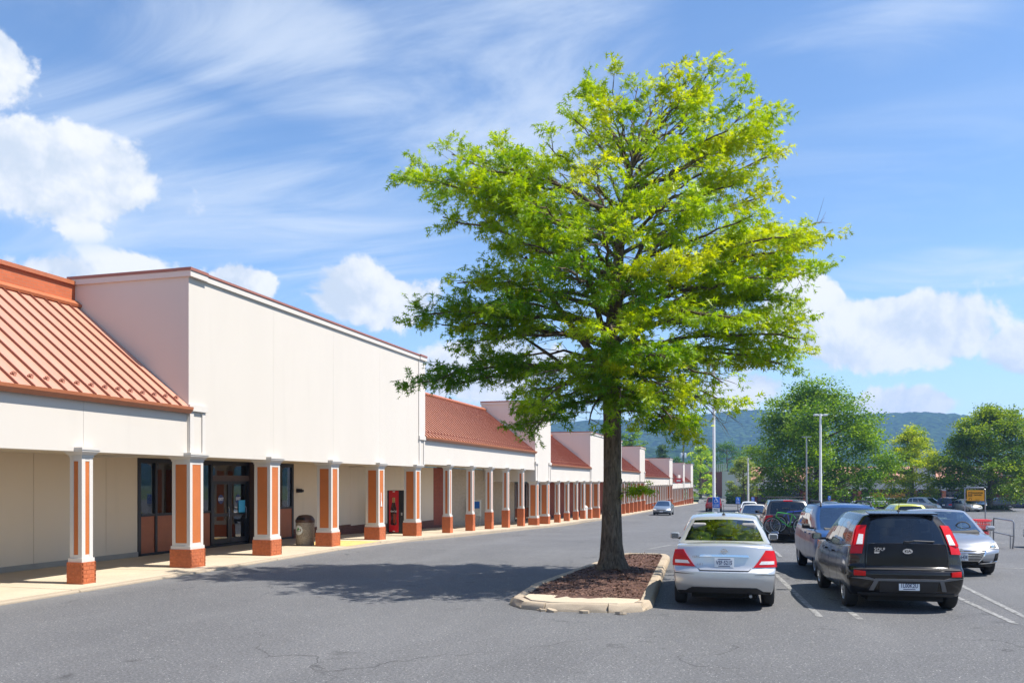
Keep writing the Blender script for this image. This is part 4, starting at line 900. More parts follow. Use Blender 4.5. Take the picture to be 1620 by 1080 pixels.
# ---- shapes (y: 0 at middle of the car, rear negative)
SEDAN = dict(W=1.695, wr=.305, axles=(-1.30, 1.30), rk=.17, fk=.30, bev=.05, crown=.05,
    rear=[(0, -2.06), (.12, -2.16), (.30, -2.23), (.46, -2.225), (.52, -2.17), (.58, -2.155), (.8, -2.13), (1, -2.10)], front=[(0, 2.10), (.3, 2.22), (.55, 2.20), (.8, 2.10), (1, 1.98)],
    top=[(-2.3, 1.04), (-2.1, 1.075), (-1.6, 1.10), (-.8, 1.02), (.2, .98), (.95, .99), (1.5, .92), (2.0, .78), (2.3, .70)], bottom=[(-2.3, .30), (-1.7, .22), (1.8, .20), (2.3, .26)],
    side=[(0, .90), (.15, .955), (.45, .99), (.62, 1.0), (.8, .975), (1, .92)], plan=[(-2.25, .955), (-1.6, .995), (-.5, 1), (1, 1), (1.8, .97), (2.25, .92)],
    crear=[(0, -1.66), (1, -.98)], cfront=[(0, 1.30), (1, .42)], roof=[(-1.7, 1.36), (-1.0, 1.475), (-.4, 1.53), (.2, 1.53), (.6, 1.49), (1.3, 1.4)], cside=[(0, .925), (.55, .83), (1, .675)],
    sidewin=[(.14, .46), (.49, .76)], sw_v=[.12, .84], seats=(-1.02, .0), mirror=(.78, 1.03, None), handles=((.42, .80), (.62, .80)), doorlines=(.34, .545, .74), rearwin=(-.88, .88, .12, .94))
def sedan_rear(t, bd, P):
    L = bd.low
    for s in (-1, 1):
        lamp = pp(t, L, 'rear', [(s * .995, .56), (s * .56, .545), (s * .84, .915), (s * .995, .915)], 'tail_light', 'lens_red', .012, 8, 6)
        pp(t, L, 'rear', [(s * .95, .62), (s * .67, .61), (s * .715, .68), (s * .955, .69)], 'reverse_lens', 'lens_white', .016, 4, 2, parent=lamp)
        pp(t, L, 'left' if s < 0 else 'right', [(.0, .56), (.045, .57), (.022, .90), (.0, .915)], 'tail_light_side', 'lens_red', .012, 4, 4, parent=lamp)
        pp(t, L, 'rear', [(s * .985, .40), (s * .60, .395), (s * .60, .40), (s * .985, .415)], 'bumper_crease', 'under', .002, 6, 1)
        pp(t, L, 'rear', [(s * .555, .55), (s * .47, .485), (s * .48, .48), (s * .568, .545)], 'lid_seam', 'under', .002, 3, 1)
    pp(t, L, 'rear', [(-.475, .478), (.475, .478), (.475, .486), (-.475, .486)], 'lid_seam', 'under', .002, 10, 1)
    pp(t, L, 'rear', [(-.90, .02), (.90, .02), (.66, .125), (-.66, .125)], 'rear_valance', 'black_plastic', .008, 12, 3)
    bar = pp(t, L, 'rear', [(-.49, .755), (.49, .755), (.47, .80), (-.47, .80)], 'trunk_bar', 'chrome', .022, 12, 3)
    p = L(0, 0, .64); plate(t, 'VSF·5215', 0, p.y - .014, p.z, 0, tilt=R(-6))
    p = L(0, 0, .865); m = MB(); m.lathe([(.044, .0), (.044, -.012), (.034, -.012), (.034, 0)], 24, 'y', (0, p.y - .004, p.z)); m.box(-.060, .060, p.y - .014, p.y - .004, p.z - .010, p.z + .010); m.build('emblem', 'chrome', t, 40)
    p = L(-.54, 0, .70); lettering('VERSA', .055, 'chrome', t, (p.x, p.y - .006, L(-.54, 0, .755).z), (R(90), 0, 0), name='badge', sx=1.0)
    p = L(-.47, 0, .60); lettering('1.8 S', .05, 'chrome', t, (p.x, p.y - .006, p.z), (R(90), 0, 0), name='badge')
    antenna(t, -.72, 1.50, .17); m = MB(); m.tube([(.42, -2.12, .24), (.42, -1.8, .25)], .025, 10); m.build('exhaust_pipe', 'steel', t)
    m = MB(); m.box(-.13, .13, -1.50, -1.40, 1.10, 1.135); m.build('brake_lamp', 'lens_red', t)
car('silver_sedan', 'silver four door sedan seen from behind beside the tree island', SEDAN, 'paint_silver', (-.63, 16.50, 0), R(2.4), seats='seat_grey', extra=sedan_rear, group='cars parked near the tree island')
# ---- boxy black hatchback
BOXY = dict(W=1.785, wr=.325, axles=(-1.275, 1.275), rk=.20, fk=.28, bev=.06, crown=.02,
    rear=[(0, -1.90), (.10, -1.98), (.30, -2.05), (.46, -2.055), (.51, -1.99), (.55, -1.94), (.75, -1.93), (1, -1.90)], front=[(0, 1.95), (.3, 2.07), (.6, 2.04), (1, 1.86)],
    top=[(-2.1, 1.13), (-1.2, 1.08), (0, 1.02), (.9, 1.03), (1.5, .99), (1.95, .88), (2.1, .84)], bottom=[(-2.1, .30), (-1.6, .23), (1.7, .22), (2.1, .28)],
    side=[(0, .91), (.15, .97), (.45, 1.0), (.65, .985), (.85, .95), (1, .91)], plan=[(-2.05, .955), (-1.5, 1), (-.5, .99), (1, 1), (1.7, .98), (2.1, .92)],
    crear=[(0, -1.88), (1, -1.62)], cfront=[(0, 1.36), (1, .50)], roof=[(-1.9, 1.56), (-1.2, 1.60), (-.2, 1.61), (.5, 1.57), (1.3, 1.5)], cside=[(0, .925), (.6, .83), (1, .665)],
    sidewin=[(.06, .19), (.22, .49), (.51, .79)], sw_v=[.10, .80], seats=(-1.0, .0), mirror=(.80, 1.05, 'black_plastic'), handles=((.44, .79), (.64, .79)), doorlines=(.30, .52, .72), rearwin=(-.74, .74, .03, .86), crk=1.3)
def boxy_rear(t, bd, P):
    L, K = bd.low, bd.cab
    for s in (-1, 1):
        lamp = pp(t, K, 'rear', [(s * .985, -.02), (s * .80, -.02), (s * .80, .66), (s * .985, .66)], 'tail_light', 'lens_red', .016, 4, 6)
        pp(t, K, 'left' if s < 0 else 'right', [(0, -.02), (.045, -.02), (.018, .66), (0, .66)], 'tail_light_side', 'lens_red', .014, 3, 4, parent=lamp)
        pp(t, L, 'rear', [(s * .985, .80), (s * .80, .80), (s * .80, .985), (s * .985, .985)], 'tail_light_foot', 'lens_red', .018, 4, 3, parent=lamp)
        pp(t, K, 'rear', [(s * .93, .0), (s * .815, .0), (s * .825, .34), (s * .915, .36)], 'reverse_lens', 'lens_white', .022, 3, 3, parent=lamp)
        pp(t, L, 'rear', [(s * .93, .375), (s * .75, .365), (s * .75, .455), (s * .93, .465)], 'bumper_reflector', 'lens_red', .014, 4, 3)
        pp(t, L, 'rear', [(s * .99, .335), (s * .72, .345), (s * .60, .305), (s * .60, .275)], 'bumper_moulding', 'moulding_grey', .014, 6, 2)
        pp(t, L, 'rear', [(s * .60, .305), (s * .52, .315), (s * .62, .10), (s * .70, .10)], 'bumper_moulding', 'moulding_grey', .016, 4, 4)
        pp(t, L, 'rear', [(s * .735, .52), (s * .72, .52), (s * .745, .995), (s * .76, .995)], 'hatch_seam', 'under', .002, 1, 6)
    pp(t, L, 'rear', [(-.60, .275), (.60, .275), (.60, .315), (-.60, .315)], 'bumper_moulding', 'moulding_grey', .016, 10, 2)
    pp(t, L, 'rear', [(-.52, .06), (.52, .06), (.52, .27), (-.52, .27)], 'plate_recess', 'black_plastic', .006, 10, 3)
    pp(t, L, 'rear', [(-.74, .515), (.74, .515), (.74, .528), (-.74, .528)], 'hatch_seam', 'under', .002, 12, 1)
    pp(t, L, 'rear', [(-.9, .0), (.9, .0), (.9, .05), (-.9, .05)], 'rear_valance', 'black_plastic', .01, 12, 2)
    pp(t, L, 'rear', [(-.70, .565), (.70, .565), (.715, .985), (-.715, .985)], 'tailgate_panel', 'gloss_black', .014, 12, 8)
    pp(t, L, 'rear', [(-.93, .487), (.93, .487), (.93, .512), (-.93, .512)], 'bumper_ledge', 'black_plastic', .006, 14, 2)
    p = L(0, 0, .18); plate(t, '1L00K2U', 0, p.y - .018, p.z + .01, 0, tilt=R(-4), ink='plate_ink')
    p = L(0, 0, .845); p.y -= .014; m = MB(); N = 28; v = [(.075 * math.cos(2 * math.pi * q / N), p.y - .014, p.z + .042 * math.sin(2 * math.pi * q / N)) for q in range(N)] + [(.075 * math.cos(2 * math.pi * q / N), p.y, p.z + .042 * math.sin(2 * math.pi * q / N)) for q in range(N)]
    m.add(v, [tuple(range(N))] + [(q, (q + 1) % N, N + (q + 1) % N, N + q) for q in range(N)]); em = m.build('emblem', 'chrome', t)
    lettering('KIA', .055, 'ink', em, (0, p.y - .016, p.z), (R(90), 0, 0), sx=1.1, bold=.0012)
    p = L(-.50, 0, .88); p.y -= .014; lettering('SOUL', .075, 'chrome', t, (p.x, p.y - .008, p.z), (R(90), 0, 0), name='badge', bold=.001); m = MB(); m.box(p.x - .09, p.x + .09, p.y - .006, p.y + .01, p.z - .065, p.z - .035); m.build('badge_bar', 'chrome', t)
    m = MB(); m.box(-.055, .055, L(0, 0, .78).y - .022, L(0, 0, .78).y, L(0, 0, .765).z, L(0, 0, .795).z); m.build('hatch_handle', 'under', t)
    k = K(0, 0, .03); k2 = K(.5, 0, .10); wiper(t, [(.0, k.y - .03, k.z + .03), (.10, k.y - .045, k.z + .055), (.42, k2.y - .02, k2.z + .01)], .014); m = MB(); m.box(-.04, .04, k.y - .04, k.y + .02, k.z, k.z + .05); m.build('wiper_motor', 'black_plastic', t)
    sp = MB(); ys = K(0, 0, 1).y; sp.prism_x([(ys - .035, 1.56), (ys + .25, 1.60), (ys + .25, 1.615), (ys - .03, 1.585)], -.53, .53); bevel(sp.build('roof_spoiler', 'paint_black', t), .01)
    antenna(t, -1.35, 1.595, .17)
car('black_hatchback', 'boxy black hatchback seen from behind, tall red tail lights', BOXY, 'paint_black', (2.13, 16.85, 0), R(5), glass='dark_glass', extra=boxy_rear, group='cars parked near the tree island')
# ---- blue SUV nose to nose with the hatchback
SUVP = dict(W=1.815, wr=.36, axles=(-1.33, 1.33), rk=.16, fk=.30, bev=.06, crown=.04,
    rear=[(0, -2.1), (.2, -2.24), (.5, -2.22), (1, -2.14)], front=[(0, 2.06), (.2, 2.20), (.42, 2.24), (.62, 2.22), (.85, 2.10), (1, 1.92)],
    top=[(-2.3, 1.16), (-1.2, 1.15), (0, 1.10), (.9, 1.12), (1.4, 1.09), (1.9, .98), (2.3, .86)], bottom=[(-2.3, .38), (-1.7, .28), (1.7, .28), (2.3, .34)],
    side=[(0, .92), (.2, .98), (.5, 1.0), (.8, .965), (1, .915)], plan=[(-2.25, .95), (-1.5, 1), (1.4, 1), (1.8, .975), (2.25, .90)],
    crear=[(0, -2.06), (1, -1.68)], cfront=[(0, 1.32), (1, .42)], roof=[(-2, 1.60), (-1.2, 1.66), (-.2, 1.67), (.5, 1.62), (1.3, 1.5)], cside=[(0, .92), (.6, .855), (1, .73)],
    sidewin=[(.05, .22), (.25, .49), (.51, .79)], sw_v=[.08, .82], seats=(-1.0, .0), mirror=(.82, 1.14, 'black_plastic'), handles=((.44, .82), (.63, .82)), doorlines=(.30, .52, .72), rearwin=(-.84, .84, .05, .88))
def front_lamps(t, L, c0, c1, u0=.58, mats=('lens_white', 'lens_amber'), wrap=.06, slope=.0):
    for s in (-1, 1):
        lamp = pp(t, L, 'front', [(s * u0, c0 + slope), (s * .99, c0), (s * .99, c1), (s * u0, c1 - .03)], 'headlight', mats[0], .012, 6, 4)
        pp(t, L, 'left' if s < 0 else 'right', [(1, c0), (1 - wrap, c0 + .05), (1 - wrap, c1 - .02), (1, c1)], 'indicator', mats[1], .012, 4, 3, parent=lamp)
def suv_front(t, bd, P):
    L, K = bd.low, bd.cab
    front_lamps(t, L, .66, .86, .56, wrap=.045)
    pp(t, L, 'front', [(-.50, .66), (.50, .66), (.54, .84), (-.54, .84)], 'grille', 'black_plastic', .008, 10, 4)
    for c in (.70, .76): pp(t, L, 'front', [(-.50, c), (.50, c), (.50, c + .025), (-.50, c + .025)], 'grille_bar', 'chrome', .014, 10, 1)
    pp(t, L, 'front', [(-.42, .12), (.42, .12), (.46, .34), (-.46, .34)], 'lower_grille', 'black_plastic', .008, 10, 3)
    for s in (-1, 1): pp(t, L, 'front', [(s * .60, .16), (s * .88, .18), (s * .86, .36), (s * .62, .34)], 'fog_light_bay', 'black_plastic', .008, 4, 3)
    plate(t, '', 0, L(0, 1, .48).y + .012, L(0, 1, .48).z, math.pi)
    for s in (-1, 1):
        m = MB(); x = s * .56; m.tube([(x, -1.45, 1.62), (x, -1.35, 1.70), (x, 0, 1.72), (x * 1.01, .18, 1.69), (x * 1.02, .28, 1.60)], .022, 8); m.build('roof_rail', 'black_plastic', t, 60)
    k = K(.6, 1, .06); wiper(t, [(-.5, K(-.5, 1, .04).y + .02, K(-.5, 1, .05).z + .01), (.1, K(.1, 1, .06).y + .015, K(.1, 1, .07).z + .01)])
car('blue_suv', 'blue SUV facing the camera, mostly hidden by the black hatchback', SUVP, 'paint_blue', (1.93, 21.5, ground(21.5)), R(185), extra=suv_front, group='cars parked near the tree island')
# ---- grey sedan facing the camera
GREY = dict(SEDAN, W=1.80, wr=.325, axles=(-1.35, 1.35), rear=[(0, -2.1), (.3, -2.27), (.5, -2.25), (1, -2.18)], front=[(0, 2.06), (.12, 2.18), (.35, 2.29), (.58, 2.29), (.8, 2.20), (1, 1.98)], fk=.36,
    top=[(-2.3, 1.02), (-1.6, 1.04), (-.8, .98), (.4, .95), (1.0, .96), (1.6, .88), (2.05, .74), (2.3, .66)], cfront=[(0, 1.36), (1, .38)], crear=[(0, -1.75), (1, -.85)], roof=[(-1.7, 1.30), (-.8, 1.41), (-.2, 1.445), (.3, 1.435), (1.3, 1.3)],
    plan=[(-2.3, .93), (-1.6, .99), (-.5, 1), (1.2, 1), (1.8, .985), (2.3, .93)], mirror=(.80, 1.0, None))
def grey_front(t, bd, P):
    L, K = bd.low, bd.cab
    g = pp(t, L, 'front', [(-.46, .20), (.46, .20), (.66, .80), (-.66, .80)], 'grille', 'black_plastic', .006, 12, 6)
    for k in range(6):
        c = .27 + .095 * k; w = .50 + .15 * (c - .2) / .6; pp(t, L, 'front', [(-w, c), (w, c), (w + .008, c + .035), (-w - .008, c + .035)], 'grille_bar', 'chrome', .016, 12, 1)
    for s in (-1, 1):
        pp(t, L, 'front', [(s * .66, .80), (s * .70, .82), (s * .50, .20), (s * .46, .18)], 'grille_surround', 'chrome', .014, 2, 4)
        lamp = pp(t, L, 'front', [(s * .70, .80), (s * .99, .72), (s * .99, .90), (s * .76, .885)], 'headlight', 'lens_white', .012, 6, 4)
        pp(t, L, 'front', [(s * .76, .80), (s * .94, .76), (s * .94, .85), (s * .80, .85)], 'lamp_bowl', 'black_plastic', .014, 4, 3, parent=lamp)
        m = MB(); q = L(s * .86, 1, .81); m.lathe([(.0, .03), (.04, .025), (.05, 0)], 14, 'y', (q.x, q.y - .0, q.z)); m.build('lamp_projector', 'chrome', lamp, 50)
        pp(t, L, 'left' if s < 0 else 'right', [(1, .72), (.955, .84), (.95, .88), (1, .90)], 'headlight_side', 'lens_white', .012, 4, 3, parent=lamp)
        pp(t, L, 'front', [(s * .88, .22), (s * .97, .26), (s * .97, .56), (s * .90, .54)], 'air_intake', 'under', .008, 3, 4)
        pp(t, L, 'front', [(s * .50, .10), (s * .97, .17), (s * .97, .22), (s * .50, .15)], 'bumper_blade', 'chrome', .016, 6, 2)
    pp(t, L, 'front', [(-.9, .0), (.9, .0), (.9, .09), (-.9, .09)], 'front_valance', 'black_plastic', .008, 12, 2)
    q = L(0, 1, .46); plate(t, 'YTB·6438', 0, q.y + .026, q.z, math.pi)
    q = L(0, 1, .77); m = MB(); N = 24; m.add([(.085 * math.cos(2 * math.pi * j / N), q.y + .035, q.z + .044 * math.sin(2 * math.pi * j / N)) for j in range(N)] + [(.068 * math.cos(2 * math.pi * j / N), q.y + .035, q.z + .032 * math.sin(2 * math.pi * j / N)) for j in range(N)], [(j, (j + 1) % N, N + (j + 1) % N, N + j) for j in range(N)])
    for s in (-1, 1): m.add([(s * .05 - .012, q.y + .036, q.z - .032), (s * .05 + .012, q.y + .036, q.z - .032), (s * .03 + .022, q.y + .036, q.z + .032), (s * .03 - .002, q.y + .036, q.z + .032)], [(0, 1, 2, 3)])
    m.add([(-.045, q.y + .036, q.z - .012), (.04, q.y + .036, q.z), (.045, q.y + .036, q.z + .012), (-.04, q.y + .036, q.z)], [(0, 1, 2, 3)]); m.build('emblem', 'chrome', t)
    wiper(t, [(-.55, K(-.55, 1, .03).y + .03, K(-.55, 1, .04).z), (.0, K(0, 1, .05).y + .02, K(0, 1, .06).z)]); wiper(t, [(0, K(0, 1, .03).y + .03, K(0, 1, .03).z), (.5, K(.5, 1, .05).y + .02, K(.5, 1, .06).z)])
car('grey_sedan', 'grey sedan facing the camera with a wide chrome barred grille', GREY, 'paint_grey', (4.22, 23.15, ground(23)), R(181.5), seats='seat_grey', extra=grey_front, group='cars parked near the tree island')
# ---- dark SUV with bicycles
BSUV = dict(SUVP, W=1.88, roof=[(-2, 1.68), (-1.2, 1.74), (-.2, 1.75), (.5, 1.68), (1.3, 1.5)], top=[(k, v + .02) for k, v in SUVP['top']], mirror=(.82, 1.16, 'black_plastic'))
def bsuv_rear(t, bd, P):
    L, K = bd.low, bd.cab
    for s in (-1, 1):
        lamp = pp(t, L, 'rear', [(s * .99, .66), (s * .70, .66), (s * .72, .96), (s * .99, .96)], 'tail_light', 'lens_red', .012, 4, 4)
        pp(t, L, 'left' if s < 0 else 'right', [(0, .66), (.04, .68), (.03, .95), (0, .96)], 'tail_light_side', 'lens_red', .012, 3, 3, parent=lamp)
    pp(t, K, 'rear', [(-.25, .93), (.25, .93), (.25, .985), (-.25, .985)], 'brake_lamp', 'lens_red', .014, 5, 2)
    plate(t, '', 0, L(0, 0, .55).y - .012, L(0, 0, .55).z, 0)
    for y in (-.9, .25):
        m = MB(); m.tube([(-.72, y, 1.80), (.72, y, 1.80)], .018, 8); m.tube([(-.6, y, 1.72), (-.6, y, 1.80)], .02, 6); m.tube([(.6, y, 1.72), (.6, y, 1.80)], .02, 6); m.build('roof_bar', 'black_plastic', t)
    hr = MB(); hr.tube([(0, -2.0, .42), (0, -2.75, .42)], .03, 8); hr.tube([(0, -2.7, .42), (0, -2.7, .95)], .025, 8)
    hr.tube([(-.62, -2.5, .46), (.62, -2.5, .46)], .02, 6); hr.tube([(-.62, -2.72, .46), (.62, -2.72, .46)], .02, 6); hr.build('bike_rack', 'frame_black', t)
SB = (1.02, 36.9, ground(36.9))
car('dark_suv', 'dark SUV seen from behind carrying bicycles on a rear rack', BSUV, 'paint_dark', SB, R(3), glass='dark_glass', extra=bsuv_rear, group='cars parked near the tree island', cat='suv')
def bicycle(label, frame_mat, loc, rz, tip, seed):
    t = thing('bicycle', label, 'bicycle', loc, rz, 'bicycles on the rear rack'); wr = .345
    for x in (-.53, .53):
        w = MB(); n = 32
        w.lathe([(wr - .05, -.012), (wr - .02, -.024), (wr, -.01), (wr, .01), (wr - .02, .024), (wr - .05, .012), (wr - .055, 0), (wr - .05, -.012)], n, 'y', (x, 0, wr)); wo = w.build('wheel', 'tyre', t, 60); rr = MB(); rr.lathe([(wr - .075, -.014), (wr - .052, -.016), (wr - .052, .016), (wr - .075, .014), (wr - .075, -.014)], n, 'y', (x, 0, wr)); rr.build('rim', 'steel', wo, 60)
        sp = MB()
        for q in range(14): a = 2 * math.pi * q / 14; sp.tube([(x + .025 * math.cos(a + .5), 0, wr + .025 * math.sin(a + .5)), (x + (wr - .05) * math.cos(a), 0, wr + (wr - .05) * math.sin(a))], .003, 3, False)
        sp.lathe([(.03, -.03), (.03, .03)], 10, 'y', (x, 0, wr)); sp.build('spokes', 'steel', wo)
    f = MB(); BB, ST_, HT, HB_, RA = (-.08, 0, .32), (-.20, 0, .80), (.36, 0, .86), (.40, 0, .70), (-.53, 0, .345)
    for a, b, r in ((BB, ST_, .02), (ST_, HT, .02), (BB, HB_, .024), (HT, HB_, .022), (BB, RA, .013), (ST_, RA, .012)): f.tube([a, b], r, 8)
    f.build('frame', frame_mat, t, 60)
    m = MB(); m.tube([HB_, (.47, 0, .50), (.53, .0, .345)], .018, 8); m.build('fork', 'bike_black', t)
    m = MB(); m.tube([HT, (.34, 0, .95)], .014, 6); m.tube([(.34, -.32, .98), (.36, -.1, .95), (.36, .1, .95), (.34, .32, .98)], .013, 6); m.build('handlebar', 'bike_black', t)
    m = MB(); m.tube([ST_, (-.24, 0, .93)], .013, 6); m.box(-.38, -.12, -.06, .06, .93, .965); bevel(m.build('saddle', 'bike_black', t), .02)
    m = MB(); m.lathe([(.09, -.03), (.09, -.022), (.03, -.022)], 18, 'y', (-.08, 0, .32)); m.tube([(-.08, -.05, .32), (.03, -.06, .19)], .01, 5); m.tube([(-.08, .05, .32), (-.19, .06, .45)], .01, 5); m.build('crank', 'bike_black', t); return t
cy_, sy_ = math.cos(R(3)), math.sin(R(3))
def on_rack(dx, dy, dz): return (SB[0] + dx * cy_ - dy * sy_, SB[1] + dx * sy_ + dy * cy_, SB[2] + dz)
bicycle('green framed bicycle, outermost on the SUV rack', 'bike_green', on_rack(-.12, -2.74, .40), R(3 + 180), 0, 1)
bicycle('blue framed bicycle between the SUV and the green bicycle', 'bike_blue', on_rack(.10, -2.49, .46), R(3), 0, 2)
# ---- cars farther off
def rear_basic(t, bd, P):
    L = bd.low
    for s in (-1, 1): pp(t, L, 'rear', [(s * .99, .60), (s * .62, .60), (s * .66, .85), (s * .99, .88)], 'tail_light', 'lens_red', .012, 4, 3)
    for s in (-1, 1): pp(t, L, 'front', [(s * .62, .68), (s * .99, .66), (s * .99, .86), (s * .66, .84)], 'headlight', 'lens_white', .012, 4, 3)
    pp(t, L, 'front', [(-.5, .62), (.5, .62), (.54, .80), (-.54, .80)], 'grille', 'black_plastic', .008, 6, 3); pp(t, L, 'front', [(-.7, .06), (.7, .06), (.7, .26), (-.7, .26)], 'lower_grille', 'black_plastic', .008, 6, 2)
    plate(t, '', 0, L(0, 0, .66).y - .012, L(0, 0, .66).z, 0); plate(t, '', 0, L(0, 1, .42).y + .012, L(0, 1, .42).z, math.pi)
PICKUP = dict(SUVP, W=1.90, wr=.38, axles=(-1.6, 1.6), rear=[(0, -2.5), (.3, -2.62), (1, -2.60)], front=[(0, 2.5), (.3, 2.62), (.7, 2.6), (1, 2.45)], plan=[(-2.6, .98), (1.9, 1), (2.6, .93)], rk=.05,
    top=[(-2.7, 1.12), (-.9, 1.12), (.9, 1.12), (1.5, 1.12), (2.4, 1.02), (2.7, .95)], bottom=[(-2.7, .45), (2.7, .40)], crear=[(0, -.75), (1, -.55)], cfront=[(0, 1.45), (1, .70)], roof=[(-.8, 1.72), (.2, 1.76), (1.4, 1.70)], sidewin=[(.08, .44), (.48, .82)], seats=(-.2, .4), mirror=(1.0, 1.2, 'black_plastic'))
VAN = dict(SUVP, W=1.95, wr=.34, axles=(-1.5, 1.5), rear=[(0, -2.3), (.3, -2.48), (1, -2.42)], front=[(0, 2.3), (.3, 2.5), (.7, 2.45), (1, 2.2)], top=[(-2.5, 1.1), (.9, 1.05), (1.6, 1.0), (2.2, .88), (2.5, .8)], bottom=[(-2.5, .3), (2.5, .28)], crear=[(0, -2.38), (1, -2.1)], cfront=[(0, 1.75), (1, .55)], roof=[(-2.4, 1.70), (-1, 1.75), (.2, 1.74), (.8, 1.68), (1.7, 1.5)], plan=[(-2.5, .96), (-1.5, 1), (1.4, 1), (2.5, .9)], seats=(-1, .3), mirror=(1.15, 1.1, None))
far = [('navy_sedan', 'navy sedan hidden nose to nose behind the silver sedan', SEDAN, 'paint_navy', (-.60, 21.35), R(182), 'car'),
       ('tan_sedan', 'cream sedan facing the camera beyond the silver sedan roof', SEDAN, 'paint_tan', (-.25, 50.5), R(180), 'car'),
       ('lime_hatchback', 'lime yellow car whose roof shows above the black hatchback', BOXY, 'paint_lime', (6.7, 45.0), R(4), 'car'),
       ('moving_sedan', 'grey sedan driving towards the camera along the arcade', GREY, 'paint_steel', (-9.25, 87.5), R(180), 'car'),
       ('red_pickup', 'dark red pickup driving away down the lane', PICKUP, 'paint_red', (-5.1, 104.0), R(2), 'truck'),
       ('dark_hatchback', 'dark SUV with red tail lights beyond the cream sedan', SUVP, 'paint_navy', (1.9, 74.0), R(2), 'suv'),
       ('white_sedan', 'pale sedan half hidden behind the cream sedan', SEDAN, 'paint_white', (-.8, 79.0), R(2), 'car'),
       ('steel_sedan', 'pale blue car roof seen past the white lamp pole', SEDAN, 'paint_steel', (6.3, 83.0), R(182), 'car')]
def px_ground(x, Y): p = at_y(x, 800, Y); return (p.x, Y)
lot = [('white_pickup', 'white pickup truck in the far lot by the shop columns', PICKUP, 'paint_white', px_ground(1375, 136), R(70), 'truck'), ('silver_sedan', 'silver sedan in the far lot next to the white hatchback', SEDAN, 'paint_silver', px_ground(1428, 127), R(75), 'car'),
       ('white_hatchback', 'white hatchback behind the silver minivan in the far lot', BOXY, 'paint_white', px_ground(1447, 131), R(200), 'car'), ('silver_minivan', 'silver minivan facing the camera in the far lot', VAN, 'paint_silver', px_ground(1466, 119), R(222), 'van'),
       ('navy_minivan', 'navy minivan seen from behind in the far lot', VAN, 'paint_navy', px_ground(1503, 119), R(-28), 'van'), ('cream_sedan', 'cream sedan in the far lot beside the navy minivan', SEDAN, 'paint_tan', px_ground(1527, 117), R(210), 'car'),
       ('dark_sedan', 'dark sedan behind the silver minivan in the far lot', SEDAN, 'paint_dark', px_ground(1489, 128), R(30), 'car'), ('dark_sedan', 'dark parked sedan in shade behind the orange cart sign', SEDAN, 'paint_dark', px_ground(1545, 128), R(200), 'car'),
       ('dark_suv', 'dark SUV under the tree at the right of the lot', SUVP, 'paint_dark', px_ground(1580, 146), R(90), 'suv'), ('dark_sedan', 'dark sedan parked along the far kerb under the right tree', SEDAN, 'paint_navy', px_ground(1606, 148), R(90), 'car'),
       ('grey_sedan', 'grey sedan in front of the far shop under the middle tree', SEDAN, 'paint_steel', px_ground(1404, 140), R(90), 'car'), ('dark_sedan', 'dark sedan beside the white pickup in the far lot', SEDAN, 'paint_dark', px_ground(1393, 139), R(80), 'car')]
made = {}
for grp, lst in (('cars in the nearer aisles', far), ('cars in the far lot', lot)):
    for (nm, lab, P, pm, (x, y), rz, ct) in lst:
        key = (id(P), pm)
        if key in made:
            o = dup(made[key]); o.location = (x, y, ground(y)); o.rotation_euler = (0, 0, rz); o.name = nm; tag(o, lab, ct, grp)
        else: made[key] = car(nm, lab, P, pm, (x, y, ground(y)), rz, glass='dark_glass', group=grp, cat=ct, cut=y < 110, extra=rear_basic, simple=y > 60, wheel='alloy')
next(o for o in COL.objects if o.name == 'navy_sedan').scale = (1, 1, .87)
next(o for o in COL.objects if o.name == 'blue_suv').scale = (.97, 1, .955)
rc = car('red_car', 'red car just entering the right edge of the picture', BOXY, 'paint_red', (11.35, 34.9, ground(35)), R(90), glass='dark_glass', extra=rear_basic, simple=True)
# ================================================================== trees
def vnoise(P, s, seed=0):
    P = np.asarray(P) * s + seed * 17.31
    return (np.sin(P[..., 0] * 1.7 + 1.3 * np.sin(P[..., 1] * 1.1 + P[..., 2] * .7)) + np.sin(P[..., 1] * 1.9 + 1.1 * np.sin(P[..., 2] * 1.3)) + np.sin(P[..., 2] * 2.3 + 1.2 * np.sin(P[..., 0] * 1.5))) / 3
OAK = np.array([(-.05, 0), (.05, 0), (.07, .26), (.07, .46), (.38, .52), (.07, .56), (.07, .76), (.42, .90), (.0, 1.15), (-.07, .76), (-.42, .90), (-.07, .56), (-.07, .46), (-.38, .52), (-.07, .26)])
OAKF = [(0, 1, 6, 9), (2, 4, 3), (14, 12, 13), (5, 7, 6), (11, 9, 10), (6, 8, 9)]
SIMPLE = np.array([(0, 0), (.30, .42), (0, 1.0), (-.30, .42)]); SIMPLEF = [(0, 1, 2, 3)]
